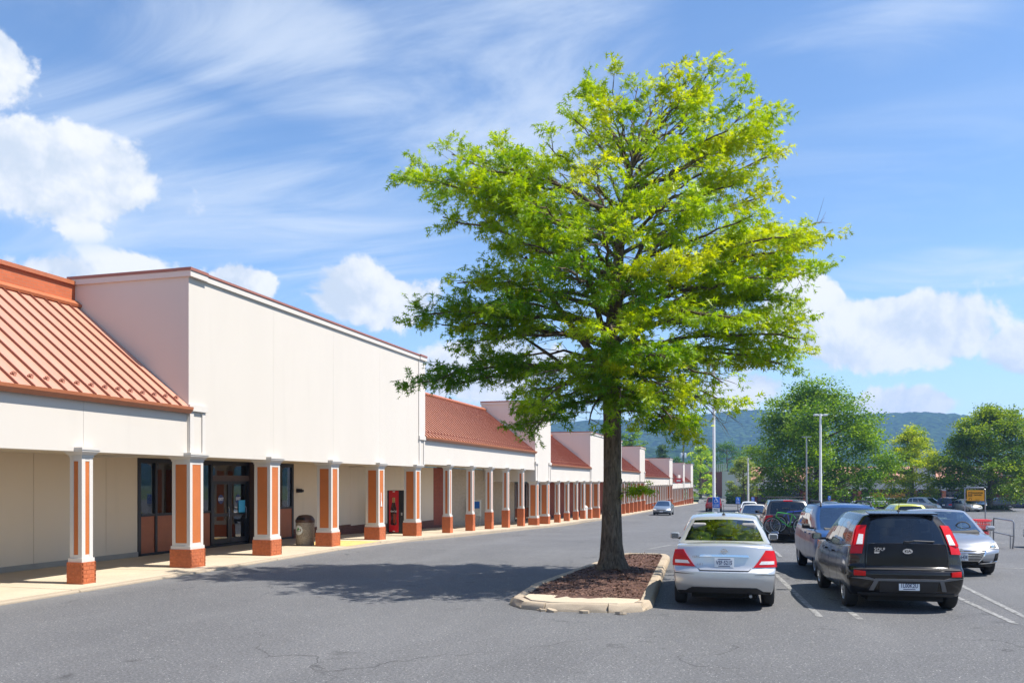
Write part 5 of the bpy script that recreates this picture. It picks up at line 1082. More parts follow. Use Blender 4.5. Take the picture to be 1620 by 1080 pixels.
def leaf_cloud(name, pos, dirs, size, cols, tmpl, tf, rng, parent, up=.5, mat='leaf'):
    """one mesh of many leaf faces: pos (n,3), dirs (n,3) the way each leaf points"""
    n = len(pos); k = len(tmpl)
    d = dirs / (np.linalg.norm(dirs, axis=1, keepdims=True) + 1e-9)
    nr = rng.normal(size=(n, 3)); nr[:, 2] = np.abs(nr[:, 2]) * 1.0 + up; nr -= d * (nr * d).sum(1, keepdims=True); nr /= np.linalg.norm(nr, axis=1, keepdims=True) + 1e-9
    sd = np.cross(d, nr)
    sz = size * rng.uniform(.7, 1.25, n)
    V = pos[:, None, :] + (d[:, None, :] * tmpl[None, :, 1:2] + sd[:, None, :] * tmpl[None, :, 0:1]) * sz[:, None, None] - nr[:, None, :] * (np.abs(tmpl[None, :, 0:1]) * .35 + tmpl[None, :, 1:2] ** 2 * .18) * sz[:, None, None]
    V = V.reshape(-1, 3); me = bpy.data.meshes.new(name)
    li = np.concatenate([np.array(f) for f in tf]); ls = np.array([len(f) for f in tf]); L = len(li)
    loops = (li[None, :] + (np.arange(n) * k)[:, None]).reshape(-1); tot = np.tile(ls, n); start = np.concatenate([[0], np.cumsum(tot)[:-1]])
    me.vertices.add(len(V)); me.vertices.foreach_set('co', V.astype(np.float32).reshape(-1)); me.loops.add(len(loops)); me.loops.foreach_set('vertex_index', loops.astype(np.int32))
    me.polygons.add(len(tot)); me.polygons.foreach_set('loop_start', start.astype(np.int32)); me.polygons.foreach_set('loop_total', tot.astype(np.int32))
    ca = me.color_attributes.new('Col', 'FLOAT_COLOR', 'POINT'); cc = np.ones((len(V), 4), np.float32); cc[:, :3] = np.repeat(cols, k, axis=0); ca.data.foreach_set('color', cc.reshape(-1))
    me.update(calc_edges=True); me.materials.append(MATS[mat]); o = link(name, me, parent); return o
class Twigs:
    def __init__(s): s.mb = MB(); s.p = []; s.d = []; s.key = []
def bez(a, b, c, n): return [a * (1 - t) ** 2 + b * 2 * t * (1 - t) + c * t * t for t in [i / n for i in range(n + 1)]]
def big_oak():
    rg = random.Random(21); rng = np.random.default_rng(21)
    base = at_y(965, 897, 18.6); X0, Y0 = -3.13, 18.75
    t = thing('oak_tree', 'large bright green pin oak growing from the mulched island', 'tree', (X0, Y0, .13), TH)
    HS = [2.7, 2.95, 3.2, 3.75, 4.3, 4.95, 5.75, 6.4, 6.95, 7.75, 8.8, 9.5, 10.3, 10.9, 11.3]
    LL = [.8, 1.7, 2.5, 3.2, 4.45, 3.7, 4.4, 3.8, 3.3, 3.9, 4.6, 3.6, 1.1, .5, .1]; RR = [.8, 1.0, 2.2, 2.7, 3.5, 4.15, 4.1, 4.15, 4.65, 4.6, 3.75, 3.7, 3.4, 2.5, 2.0]
    def axis(h): return Vector((np.interp(h, [0, 3, 5, 8, 11.4], [0, .03, -.05, .22, 1.0]), np.interp(h, [0, 3, 6, 11], [0, 0, -.35, -.45]), h))
    def env(h, az):
        c, s = math.cos(az), math.sin(az); ax = axis(h).x
        E = (np.interp(h, HS, RR) - ax) if c > 0 else (np.interp(h, HS, LL) + ax); D_ = .40 * (np.interp(h, HS, LL) + np.interp(h, HS, RR))
        E = max(E, .35); D_ = max(D_, .4) * (1.30 if s < 0 else .74); return 1.0 / math.sqrt((c / E) ** 2 + (s / D_) ** 2)
    wood = MB()
    # trunk with flared foot and leader
    hs = [-.12, 0, .12, .3, .6, 1.2, 2, 3, 4, 5, 6, 7, 8, 8.6, 9.2, 9.7]; rs_ = [.54, .42, .33, .275, .235, .21, .20, .195, .18, .155, .13, .105, .075, .055, .035, .012]
    k = 22; b0 = len(wood.v)
    for i, (h, r) in enumerate(zip(hs, rs_)):
        p = axis(max(h, 0))
        for j in range(k):
            a = 2 * math.pi * j / k; fl = 1 + (.30 * max(0, .5 - h) * 2 * (math.sin(a * 5 + .7) * .6 + .4 * math.sin(a * 3 + 2))) + .05 * math.sin(a * 4 + h * 2.2) + .03 * math.sin(a * 7 - h * 5)
            wood.v.append((p.x + math.cos(a) * r * fl, p.y + math.sin(a) * r * fl, h))
    for i in range(len(hs) - 1):
        for j in range(k): wood.f.append((b0 + i * k + j, b0 + i * k + (j + 1) % k, b0 + (i + 1) * k + (j + 1) % k, b0 + (i + 1) * k + j)); wood.mi.append(0)
    # a knot and old branch collars
    for (h, a) in ((1.30, -1.7), (2.0, -.6), (2.35, -2.3), (1.7, 2.2)):
        p = axis(h) + Vector((math.cos(a), math.sin(a), 0)) * .17; d = Vector((math.cos(a), math.sin(a), .25)); wood.tube([p, p + d * .035, p + d * .06], [.10, .075, .035], 10)
    tips_p, tips_d, tips_c = [], [], []
    def leaves(p, d, n, spread, tone):
        for _ in range(n):
            q = p + Vector((rg.gauss(0, spread), rg.gauss(0, spread), rg.gauss(0, spread * .75)))
            dd = d * .7 + Vector((rg.gauss(0, .65), rg.gauss(0, .65), rg.gauss(-.15, .5))); tips_p.append(q); tips_d.append(dd); tips_c.append(tone)
    limbs = []
    n = 74; ga = math.pi * (3 - math.sqrt(5))
    for i in range(n):
        u = (i + .5) / n; th = 3.0 + 8.1 * u ** .92; az = i * ga + .4 + rg.uniform(-.2, .2); limbs.append((th, az, 1.0))
    # limbs of the photograph's outline: (height of tip, azimuth, reach)
    limbs += [(8.85, math.pi - .12, 1.0), (8.8, math.pi + .15, .97), (9.35, math.pi + .02, .95), (9.45, math.pi - .35, .85), (5.75, math.pi, 1.0), (5.55, math.pi - .25, .95), (4.28, math.pi + .02, 1.0), (6.5, math.pi + .1, .95), (7.4, .04, 1.0), (6.9, -.12, 1.0), (7.6, .2, .95), (5.6, 0, 1.0), (4.95, .1, 1.0), (4.7, -.15, .95), (6.1, .05, .95), (10.9, .3, 1.0), (11.0, -1.2, 1.0), (10.8, 1.8, 1.0), (11.1, -.5, .9), (10.7, 2.6, 1.0), (11.2, .9, .8), (10.5, -2.2, 1.0), (10.1, .1, 1.0), (9.9, -.2, .95), (9.3, .15, 1.0), (3.4, -1.9, 1.0), (3.5, -1.2, 1.0), (3.3, -2.4, 1.0), (3.2, -.7, .95), (3.6, -1.55, .9), (4.1, -1.4, 1.0), (3.9, -2.2, 1.0), (3.9, -.7, .95)]
    for li, (th, az, reach) in enumerate(limbs):
        up = np.interp(th, [3, 4.5, 6, 8, 11.2], [-.55, -.1, .7, 1.6, 1.9]) + rg.uniform(-.2, .2)
        h0 = min(max(th - up, 2.55), 10.4); r = env(th, az) * reach * (rg.uniform(.70, 1.0) if reach == 1.0 and li < n else 1.0)
        a0 = axis(h0); tip = axis(th) + Vector((math.cos(az) * r, math.sin(az) * r, 0)); tip.z = th
        pf = (18.1 + tip.y) / 18.1; tip = Vector((tip.x * pf, tip.y, 1.9 + (tip.z - 1.9) * pf - .12))
        ctrl = a0.lerp(tip, .5) + Vector((0, 0, np.interp(th, [3, 5, 8, 11], [.45, .35, .25, -.1]) + rg.uniform(-.1, .1)))
        pts = bez(a0, ctrl, tip, 9); L = (tip - a0).length
        for q in range(2, 9): pts[q] += Vector((rg.gauss(0, .045), rg.gauss(0, .045), rg.gauss(0, .04)))
        rb = min(.055, .014 + .0105 * L) * np.interp(h0, [2.5, 6, 10.5], [1.0, .95, .6])
        wood.tube(pts, [rb * (1 - .82 * q / 9) + .004 for q in range(10)], 7, False)
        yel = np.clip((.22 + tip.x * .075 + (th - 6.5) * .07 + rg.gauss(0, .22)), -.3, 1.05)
        # side branches lie in a flat spray
        m_ = max(4, int(L / .27))
        for s in range(m_):
            f = .20 + .80 * (s + rg.random() * .6) / m_
            if f > .995: f = .995
            q = f * 9; i0 = int(q); p = pts[i0].lerp(pts[min(i0 + 1, 9)], q - i0); tg = (pts[min(i0 + 1, 9)] - pts[max(i0 - 1, 0)]).normalized()
            sd = 1 if s % 2 else -1; ang = sd * rg.uniform(.5, 1.15); dr = Vector((tg.x * math.cos(ang) - tg.y * math.sin(ang), tg.x * math.sin(ang) + tg.y * math.cos(ang), tg.z * .6 + rg.gauss(.05, .16))).normalized()
            l2 = (.38 + .34 * L * (1 - f) * .75) * rg.uniform(.65, 1.15); l2 = min(l2, 1.5)
            e = p + dr * l2 + Vector((0, 0, -.06 * l2)); mid = p.lerp(e, .5) + Vector((0, 0, .05 * l2)); sp = bez(p, mid, e, 4)
            wood.tube(sp, [max(.004, .012 * (1 - .7 * v / 4) * (1.2 if l2 > .8 else .9)) for v in range(5)], 4, False)
            inner = (Vector((p.x - axis(p.z).x, p.y, 0)).length / max(.3, env(min(max(p.z, 2.8), 11.2), math.atan2(p.y, p.x - axis(p.z).x))))
            if inner < .30: continue
            tone = yel + rg.gauss(0, .16)
            m3 = max(2, int(l2 / .15))
            for v in range(m3):
                g = .25 + .75 * (v + 1) / m3; w = g * 4; j0 = min(int(w), 3); pp_ = sp[j0].lerp(sp[j0 + 1], w - j0); a3 = (1 if v % 2 else -1) * rg.uniform(.4, 1.1)
                d3 = Vector((dr.x * math.cos(a3) - dr.y * math.sin(a3), dr.x * math.sin(a3) + dr.y * math.cos(a3), dr.z + rg.gauss(.12, .28))).normalized(); l3 = rg.uniform(.14, .32); e3 = pp_ + d3 * l3
                if rg.random() < .6: wood.tube([pp_, e3], [.004, .0025], 3, False)
                leaves(e3, d3, 9, .08, tone); leaves(pp_.lerp(e3, .5), d3, 6, .07, tone)
            leaves(e, dr, 10, .065, tone)
    for (h0, c_, e_, r) in ((4.3, (-.9, -.1, 5.3), (-1.9, -.2, 6.9), .105), (4.6, (-.35, .1, 6.0), (-.9, .1, 8.2), .085), (4.4, (.7, -.2, 5.4), (1.7, -.3, 7.0), .09), (4.9, (1.0, .3, 5.9), (2.4, .3, 6.5), .075), (5.4, (.5, 0, 7.0), (1.5, .1, 8.8), .075), (3.7, (-1.0, .1, 4.6), (-2.4, .2, 5.5), .07)):
        pts = bez(axis(h0), Vector(c_), Vector(e_), 8); wood.tube(pts, [r * (1 - .75 * q / 8) for q in range(9)], 9, False)
    # bare dead twigs under the right side and at the top
    for (a, b) in (((.9, -.8, 4.2), (2.55, -1.3, 3.15)), ((1.6, -1.0, 3.75), (2.2, -1.5, 3.0)), ((1.2, -1.0, 4.0), (2.0, -1.6, 3.35)), ((.5, .1, 9.9), (.1, .2, 10.6)), ((4.2, 0, 7.5), (4.75, .1, 7.75))):
        a, b = Vector(a), Vector(b); pts = bez(a, a.lerp(b, .5) + Vector((0, 0, .12)), b, 6); wood.tube(pts, [.016 * (1 - .8 * q / 6) for q in range(7)], 4, False)
        for s in range(10):
            p = pts[1 + s % 5]; d = (b - a).normalized() * .5 + Vector((rg.gauss(0, .5), rg.gauss(0, .5), rg.gauss(-.1, .4))); wood.tube([p, p + d * rg.uniform(.2, .5)], [.006, .002], 3, False)
    # a leafy shoot low on the trunk
    s0 = axis(1.72) + Vector((.18, -.12, 0)); s1 = s0 + Vector((.60, -.18, .06)); wood.tube([s0, s0.lerp(s1, .5) + Vector((0, 0, .03)), s1], [.014, .01, .005], 5, False)
    for q in range(26):
        p = s0.lerp(s1, rg.uniform(.25, 1.05)) + Vector((rg.gauss(0, .06), rg.gauss(0, .07), abs(rg.gauss(.02, .05)))); leaves(p, Vector((.6, -.2, .1)), 5, .05, .25)
    tr = wood.build('trunk', 'bark', t, 70)
    P_ = np.array([tuple(v) for v in tips_p]); D_ = np.array([tuple(v) for v in tips_d]); c = np.array(tips_c)
    keep = (vnoise(P_ * np.array([1, 1, 1.6]), 1.25, 3) > -.42) | (rng.random(len(P_)) < .12); P_, D_, c = P_[keep], D_[keep], c[keep]
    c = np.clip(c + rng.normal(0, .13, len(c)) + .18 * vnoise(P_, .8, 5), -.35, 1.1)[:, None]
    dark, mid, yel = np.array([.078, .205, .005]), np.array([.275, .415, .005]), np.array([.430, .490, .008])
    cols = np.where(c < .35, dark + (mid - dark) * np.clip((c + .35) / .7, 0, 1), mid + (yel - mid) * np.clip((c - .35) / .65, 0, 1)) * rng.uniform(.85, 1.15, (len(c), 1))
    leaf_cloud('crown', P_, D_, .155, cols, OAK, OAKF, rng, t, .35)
    print('oak leaves', len(P_)); return t
big_oak()
def far_tree(name, label, px_x, px_top, px_l, px_r, Y, seed, tones, leaf=.34, nclump=260, per=42, low=.12, group='trees beyond the parked cars', shape='round', lean=0.0):
    rg = random.Random(seed); rng = np.random.default_rng(seed)
    c = at_y(px_x, 762, Y); gz = ground(Y); top = at_y(px_x, px_top, Y).z - gz; w = (at_y(px_r, 762, Y).x - at_y(px_l, 762, Y).x) * CT
    t = thing(name, label, 'tree', (c.x, Y, gz - .05), 0, group); H = top; rw = w / 2
    wood = MB(); r0 = .018 * H + .08
    wood.tube([(0, 0, -.1), (.02, 0, .3), (.05, .03, H * .25), (.0, .05, H * .5), (lean * .5, 0, H * .75), (lean, 0, H * .93)], [r0 * 1.6, r0 * 1.1, r0, r0 * .7, r0 * .4, r0 * .1], 9)
    C = []; lobes = []
    for i in range(30):
        h = low + (1 - low) * ((i + .5) / 30) ** .9; prof = (math.sin(math.pi * min(1, (h * .9 + .10))) ** .6 if shape == 'round' else (1.05 - h) ** .72); az = i * 2.4 + rg.uniform(-.4, .4); lobes.append((az, h, rw * prof * rg.uniform(.62, .92)))
    for i in range(nclump):
        u = rg.random(); h = low + (1 - low) * u ** .85
        if shape == 'round': prof = math.sin(math.pi * min(1, (h * .93 + .08))) ** .62 * (1.0 if h < .6 else 1 - (h - .6) * .35)
        elif shape == 'cone': prof = (1.05 - h) ** .72
        else: prof = math.sin(math.pi * (h * .86 + .12)) ** .8
        az = rg.uniform(0, 2 * math.pi); rad = rw * prof * (rg.random() ** .38) * (.86 + .22 * math.sin(az * 3 + h * 9 + seed) * math.sin(h * 14 + seed))
        if i % 4:
            la, lh, lr = lobes[rg.randrange(30)]; v = Vector((rg.gauss(0, 1), rg.gauss(0, 1), rg.gauss(0, 1))).normalized() * rw * .27 * rg.random() ** .4
            C.append((math.cos(la) * lr + v.x, math.sin(la) * lr + v.y, min(H, H * lh * .95 + v.z * .75))); continue
        C.append((math.cos(az) * rad * .8 + lean * h, math.sin(az) * rad * .8, H * h * .93))
    C = np.array(C); C[:, 2] = np.minimum(C[:, 2], H)
    for i in range(0, nclump, 5):
        p = Vector(C[i]); h0 = max(H * .12, p.z - .45 * math.hypot(p.x, p.y)); wood.tube([(0, 0, h0), (p.x * .5, p.y * .5, (h0 + p.z) / 2 + .1), tuple(p)], [r0 * .28, r0 * .16, r0 * .05], 4, False)
    wood.build('trunk', 'bark', t, 60)
    cs = rw * .09
    P_ = np.repeat(C, per, axis=0) + rng.normal(size=(nclump * per, 3)) * np.array([cs, cs, cs * .52]); P_[:, 2] = np.maximum(P_[:, 2], H * low * .6)
    D_ = rng.normal(size=P_.shape); D_[:, 2] *= .5; D_ += P_ * np.array([.12, .12, 0])
    k = np.clip(np.repeat(rng.uniform(0, 1, nclump), per) + rng.normal(0, .12, len(P_)) + .2 * vnoise(P_, 2.0 / rw, seed), 0, 1)[:, None]
    a, b = np.array(tones[0]), np.array(tones[1]); cols = (a + (b - a) * k) * 1.6
    leaf_cloud('crown', P_, D_, leaf, cols, SIMPLE, SIMPLEF, rng, t, .4); return t
GREEN = ((.030, .085, .004), (.135, .225, .008)); DEEP = ((.018, .062, .008), (.060, .135, .014)); YEL = ((.085, .16, .008), (.27, .32, .010)); PALE = ((.08, .12, .03), (.17, .22, .045)); LIME = ((.12, .22, .015), (.30, .38, .03)); BLUEG = ((.025, .06, .028), (.06, .11, .05))
far_tree('shade_tree', 'big rounded green tree in the middle of the parking lot', 1292, 604, 1172, 1404, 108, 1, GREEN, .30, 400, 130, .10)
far_tree('shade_tree', 'tall green tree at right with the orange cart sign before it', 1566, 640, 1478, 1650, 122, 2, ((.034, .085, .005), (.150, .215, .010)), .30, 330, 120, .13)
far_tree('shade_tree', 'yellowing tree between the two green parking lot trees', 1442, 674, 1388, 1500, 124, 3, YEL, .25, 260, 90, .10)
far_tree('shade_tree', 'thin yellow green tree by the small white lamp pole', 1176, 720, 1148, 1212, 150, 4, PALE, .28, 130, 50, .22)
far_tree('shade_tree', 'lime green tree at the far end of the arcade', 1108, 700, 1078, 1135, 200, 5, LIME, .50, 130, 30, .10)
wood_list = [('green tree rising behind the arcade roofs just right of the oak trunk', 1000, 668, 966, 1036, 190, 6, GREEN, 'round'), ('small pine behind the far arcade roofs', 1047, 700, 1024, 1066, 215, 7, BLUEG, 'cone'),
    ('broad dark green tree above the brick retaining wall', 1150, 696, 1112, 1192, 250, 8, DEEP, 'round'), ('dark tree on the slope behind the brick wall', 1118, 712, 1090, 1150, 262, 9, DEEP, 'round'),
    ('green tree on the slope left of the big lot tree', 1188, 702, 1158, 1224, 270, 10, GREEN, 'round'), ('low dark tree behind the utility pole', 1072, 722, 1050, 1096, 262, 11, DEEP, 'round'),
    ('small dark tree showing above the metal roof left of the oak', 706, 622, 690, 722, 120, 12, BLUEG, 'cone'), ('green tree behind the far shops between lot trees', 1412, 728, 1385, 1440, 195, 13, GREEN, 'round'), ('dark tree behind the far shops right of the yellowing tree', 1480, 722, 1450, 1515, 200, 14, DEEP, 'round'), ('tree behind the brick shop at the right edge', 1605, 715, 1575, 1640, 205, 15, GREEN, 'round')]
for (lab, x, tp, l, r, Y, sd, tn, sh) in wood_list:
    far_tree('background_tree', lab, x, tp, l, r, Y, sd, tn, .45, 120, 46, .12, 'trees behind the buildings', sh)
# low hedge by the far corner building
def hedge(label, x0, x1, Y, h, seed):
    rng = np.random.default_rng(seed); a, b = at_y(x0, 780, Y).x, at_y(x1, 780, Y).x; n = 2600; gz = ground(Y)
    t = thing('hedge', label, 'hedge', ((a + b) / 2, Y, gz)); P_ = np.stack([rng.uniform(a - (a + b) / 2, b - (a + b) / 2, n), rng.uniform(-1, 1, n), rng.uniform(.05, h, n) * (.75 + .25 * np.sin(np.linspace(0, 30, n)))], 1)
    m = MB(); m.box((a - b) / 2 * .95, (b - a) / 2 * .95, -.8, .8, 0, h * .8); m.build('core', 'hedge', t)
    k = rng.uniform(0, 1, (n, 1)); cols = np.array([.03, .09, .012]) + k * np.array([.06, .10, .01]); leaf_cloud('foliage', P_, rng.normal(size=P_.shape), .45, cols, SIMPLE, SIMPLEF, rng, t, .3)
hedge('dark clipped hedge in front of the corner building', 1150, 1196, 178, 2.6, 3); hedge('low hedge at the right end beneath the brick shop', 1606, 1660, 150, 1.3, 4)
# ================================================================== island, kerbs, poles, signs, corral
ISL = [(-4.10, 14.05), (-3.78, 13.62), (-3.35, 13.48), (-2.15, 13.60), (-1.80, 13.85), (-1.70, 14.35), (-1.98, 18.5), (-2.28, 23.2), (-2.42, 23.75), (-2.75, 23.95), (-3.55, 23.75), (-3.75, 23.45), (-4.25, 16.2)]
def inset(poly, d):
    n = len(poly); out = []; c = Vector((sum(p[0] for p in poly) / n, sum(p[1] for p in poly) / n))
    for i in range(n):
        a, b, e = Vector(poly[i - 1]), Vector(poly[i]), Vector(poly[(i + 1) % n]); n1 = Vector((-(b - a).y, (b - a).x)).normalized(); n2 = Vector((-(e - b).y, (e - b).x)).normalized(); q = (n1 + n2).normalized(); k = d / max(.4, q.dot(n1)); out.append(tuple(b + q * k))
    return out
def dense(poly, step):
    out = []
    for i in range(len(poly)):
        a, b = Vector(poly[i]), Vector(poly[(i + 1) % len(poly)]); n = max(1, int((b - a).length / step))
        for k in range(n): out.append(tuple(a.lerp(b, k / n)))
    return out
isl = thing('tree_island', 'raised mulch island with chipped concrete kerb under the oak', 'island', (-3, 18.5, 0))
outer = dense(ISL, .16); rk_ = random.Random(5)
# the kerb is cut into lengths; some stones are chipped or cracked
inner_p = inset(outer, .20); N = len(outer)
def kerb_piece(i0, i1, chip):
    rows = []; n = i1 - i0
    for q in range(i0, i1 + 1):
        j = q % N; o_, n_ = Vector(outer[j]), Vector(inner_p[j])
        f = (q - i0) / max(1, n)
        if q in (i0, i1): 
            o2 = Vector(outer[(j + (1 if q == i0 else -1)) % N]); i2 = Vector(inner_p[(j + (1 if q == i0 else -1)) % N]); o_ = o_.lerp(o2, .05); n_ = n_.lerp(i2, .05)
        hz = .125 + rk_.uniform(-.006, .006); cut = 0
        if chip: cut = max(0, rk_.gauss(.02, .035)); 
        w = n_ - o_
        rows.append([(o_.x, o_.y, -.1), (o_.x, o_.y, .025 + rk_.uniform(-.01, .01)), (o_.x + w.x * (.06 + cut * 2), o_.y + w.y * (.06 + cut * 2), hz - .05 - cut), (o_.x + w.x * (.16 + cut * 3.4), o_.y + w.y * (.16 + cut * 3.4), hz - .012 - cut * .3), (o_.x + w.x * .34, o_.y + w.y * .34, hz), (n_.x, n_.y, hz - .004), (n_.x, n_.y, -.1)])
    m = MB(); k = 7; v = [p for r in rows for p in r]; f = []
    for a in range(len(rows) - 1):
        for b in range(k - 1): f.append((a * k + b, (a + 1) * k + b, (a + 1) * k + b + 1, a * k + b + 1))
    f.append(tuple(range(k))); f.append(tuple((len(rows) - 1) * k + b for b in range(k))[::-1]); m.add(v, f); me = m.mesh('kerb_stone', 'kerb_concrete', 50); fix_normals(me); o = link('kerb_stone', me, isl); o.location = -isl.location
i = 0
while i < N:
    front = outer[i % N][1] < 14.2; s = rk_.randint(3, 6) if front else rk_.randint(8, 13); e = min(i + s, N); kerb_piece(i, e, front or rk_.random() < .25); i = e
# broken chunks lying against the near kerb
for q in range(7):
    a = rk_.uniform(-3.6, -2.0); m = MB(); s = rk_.uniform(.04, .11); m.prism([(s * rk_.uniform(.7, 1.2) * math.cos(w), s * rk_.uniform(.6, 1.2) * math.sin(w)) for w in (0, 1.2, 2.3, 3.4, 4.6, 5.5)], 0, s * .45); o = m.build('kerb_fragment', 'kerb_concrete', isl, None, (a + 3, 13.53 - 18.5 - .04 * q % .1 + (.0), .0)); o.rotation_euler = (rk_.uniform(-.2, .2), rk_.uniform(-.3, .3), 0)
# mulch mound with chips
inn = inset(outer, .205); cx_ = sum(p[0] for p in inn) / N; cy2 = sum(p[1] for p in inn) / N
def mound(x, y):
    d = min((Vector((x, y)) - Vector(p)).length for p in inn[::3]); return .095 + .05 * min(1, d / .8) + .08 * math.exp(-((x + 3.13) ** 2 + (y - 18.75) ** 2) / .5)
m = MB(); rings = 7; v = []
for r in range(rings + 1):
    f = r / rings
    for p in inn: x, y = p[0] + (cx_ - p[0]) * f, p[1] + (cy2 - p[1]) * f; v.append((x, y, mound(x, y) + rk_.uniform(-.008, .008)))
f = [(r * N + j, r * N + (j + 1) % N, (r + 1) * N + (j + 1) % N, (r + 1) * N + j) for r in range(rings) for j in range(N)]
m.add(v, f); o = m.build('mulch_bed', 'mulch', isl, 60); o.location = -isl.location
# plain concrete nose at the near end of the island
m = MB(); nose = [(-3.88, 14.22), (-3.66, 13.83), (-3.30, 13.70), (-2.20, 13.82), (-1.98, 13.98), (-1.92, 14.42), (-3.9, 14.55)]; m.prism(nose, .03, .131); bevel(m.build('concrete_nose', 'concrete', isl, None, tuple(-isl.location)), .012)
rng = np.random.default_rng(9); n = 9000; ch = []
while len(ch) < n:
    x, y = rng.uniform(-4.3, -1.6), rng.uniform(14.4, 23.9); xl = np.interp(y, [14, 16.2, 23.5], [-3.95, -4.03, -3.55]); xr = np.interp(y, [14.3, 18.5, 23.2], [-1.92, -2.2, -2.5])
    if xl < x < xr: ch.append((x, y, mound(x, y) + .006))
ch = np.array(ch); dd = rng.normal(size=(n, 3)); dd[:, 2] *= .25
base_c = np.array([.055, .026, .018]) + rng.uniform(0, 1, (n, 1)) ** 2 * np.array([.20, .12, .085])
CH = np.array([(-.16, 0), (.16, .05), (.12, 1), (-.14, .9)]); cp_ = leaf_cloud('bark_chips', ch, dd, .06, base_c, CH, [(0, 1, 2, 3)], rng, isl, 1.6, 'bark_chip'); cp_.location = -isl.location; tag(cp_, kind='stuff')
# planter strip in the far lot
pl_y = 120.0
a, b = at_y(1392, 800, pl_y).x, at_y(1604, 800, pl_y).x
o = thing('planter_strip', 'long low planter with dark ground cover under the right tree', 'planter', ((a + b) / 2, pl_y + 1, ground(pl_y)))
m = MB(); m.box(-(b - a) / 2, (b - a) / 2, -2.0, 3, -.2, .15); bevel(m.build('kerb', 'kerb_concrete', o), .05); m = MB(); m.box(-(b - a) / 2 + .3, (b - a) / 2 - .3, -1.7, 2.7, .1, .22); m.build('soil', 'mulch', o)
rng = np.random.default_rng(31); n = 3500; P_ = np.stack([rng.uniform(-(b - a) / 2 + .5, (b - a) / 2 - .5, n), rng.uniform(-1.6, 2.6, n), rng.uniform(.15, .75, n) * (.6 + .4 * np.sin(np.arange(n) * .37))], 1)
tag(leaf_cloud('ground_cover', P_, rng.normal(size=P_.shape), .35, np.array([.03, .06, .015]) + rng.uniform(0, 1, (n, 1)) * np.array([.07, .06, .02]), SIMPLE, SIMPLEF, rng, o), kind='stuff')
# small island by the second access sign
m = MB(); t = thing('traffic_island', 'small concrete kerb island beyond the cream sedan', 'island', (-1.6, 60, ground(60))); m.prism([(-2.0, -2.4), (.8, -2.4), (1.2, -1.8), (1.2, 2.0), (.6, 2.6), (-1.8, 2.6), (-2.3, 2)], -.1, .16); bevel(m.build('kerb', 'kerb_concrete', t), .04); m = MB(); m.prism([(-1.7, -2.1), (.6, -2.1), (.9, 1.9), (-1.7, 2.2)], .1, .19); m.build('mulch_bed', 'mulch', t)
# lamp poles
def lamp_pole(label, x_px, top_px, Y, r, heads=2):
    p = at_y(x_px, top_px, Y); gz = ground(Y); H = p.z - gz; t = thing('lamp_pole', label, 'lamp pole', (p.x, Y, gz), TH, 'white lamp poles of the parking lot')
    m = MB(); m.tube([(0, 0, .5), (0, 0, H)], [r, r * .62], 14); m.build('pole', 'pole_white', t, 60)
    m = MB(); m.lathe([(.30, -.1), (.30, .52), (.26, .56), (0, .56)], 20); m.build('footing', 'kerb_concrete', t, 40)
    for s in ((-1, 1) if heads == 2 else (1,)):
        m = MB(); m.tube([(0, 0, H - .12), (s * .22, 0, H - .10)], .04, 6); h = m.build('arm', 'pole_white', t); m = MB(); m.box(*sorted((s * .18, s * .46)), -.13, .13, H - .17, H - .03); bevel(m.build('lamp_head', 'galvanised', h), .03)
    return t
lamp_pole('tall white lamp pole standing behind the blue access sign', 1129.5, 560, 66, .125)
lamp_pole('white lamp pole in front of the big rounded tree', 1298, 654, 62, .105)
lamp_pole('short white lamp pole by the thin yellow green tree', 1183.5, 724, 118, .15, 1)
p = at_y(1276, 690, 98); gz = ground(98); t = thing('lamp_pole', 'grey slim pole before the dark foliage of the big tree', 'lamp pole', (p.x, 98, gz)); m = MB(); m.tube([(0, 0, 0), (0, 0, p.z - gz)], [.11, .07], 10); m.build('pole', 'steel', t); m = MB(); m.box(-.5, .5, -.15, .15, p.z - gz - .1, p.z - gz); m.build('lamp_head', 'steel', t)
# blue access signs
def access_sign(label, x_px, y_top, Y, w, h, post):
    p = at_y(x_px, y_top, Y); gz = ground(Y); t = thing('access_sign', label, 'sign', (p.x, Y, gz), TH * .6, 'blue parking access signs'); z1 = p.z - gz; z0 = z1 - h
    m = MB(); m.tube([(0, .03, 0), (0, .03, z1 - .02)], .025, 8); m.build('post', post, t)
    m = MB(); m.box(-w / 2, w / 2, -.008, .004, z0, z1); o = m.build('panel', 'sign_blue', t); bevel(o, .01)
    s = h * .52; c = (0, -.012, z1 - h * .30)
    # wheelchair figure
    m = MB(); k = s * .5
    def q(pts, r): m.tube([(x * k, -.012, c[2] + z * k) for x, z in pts], r * k, 6)
    q([(-.15, .72), (-.12, .25), (-.08, -.05), (.38, -.08), (.55, -.62), (.75, -.58)], .085); q([(-.12, .32), (.32, .30)], .075)
    m.lathe([(0, 0), (.15 * k, 0)], 12, 'y', (-.16 * k, -.014, c[2] + .92 * k))
    q([(-.18 + .52 * math.cos(a), -.32 + .52 * math.sin(a)) for a in np.linspace(R(115), R(345), 14)], .07)
    m.build('wheelchair_symbol', 'sign_white', o)
    lettering('RESERVED', h * .115, 'sign_white', o, (0, -.011, z0 + h * .28), (R(90), 0, 0), bold=.001); lettering('PARKING', h * .115, 'sign_white', o, (0, -.011, z0 + h * .13), (R(90), 0, 0), bold=.001)
    return t, z0
s1, z0 = access_sign('blue wheelchair parking sign above the silver sedan roof', 1133, 786, 38.2, .31, .46, 'galvanised')
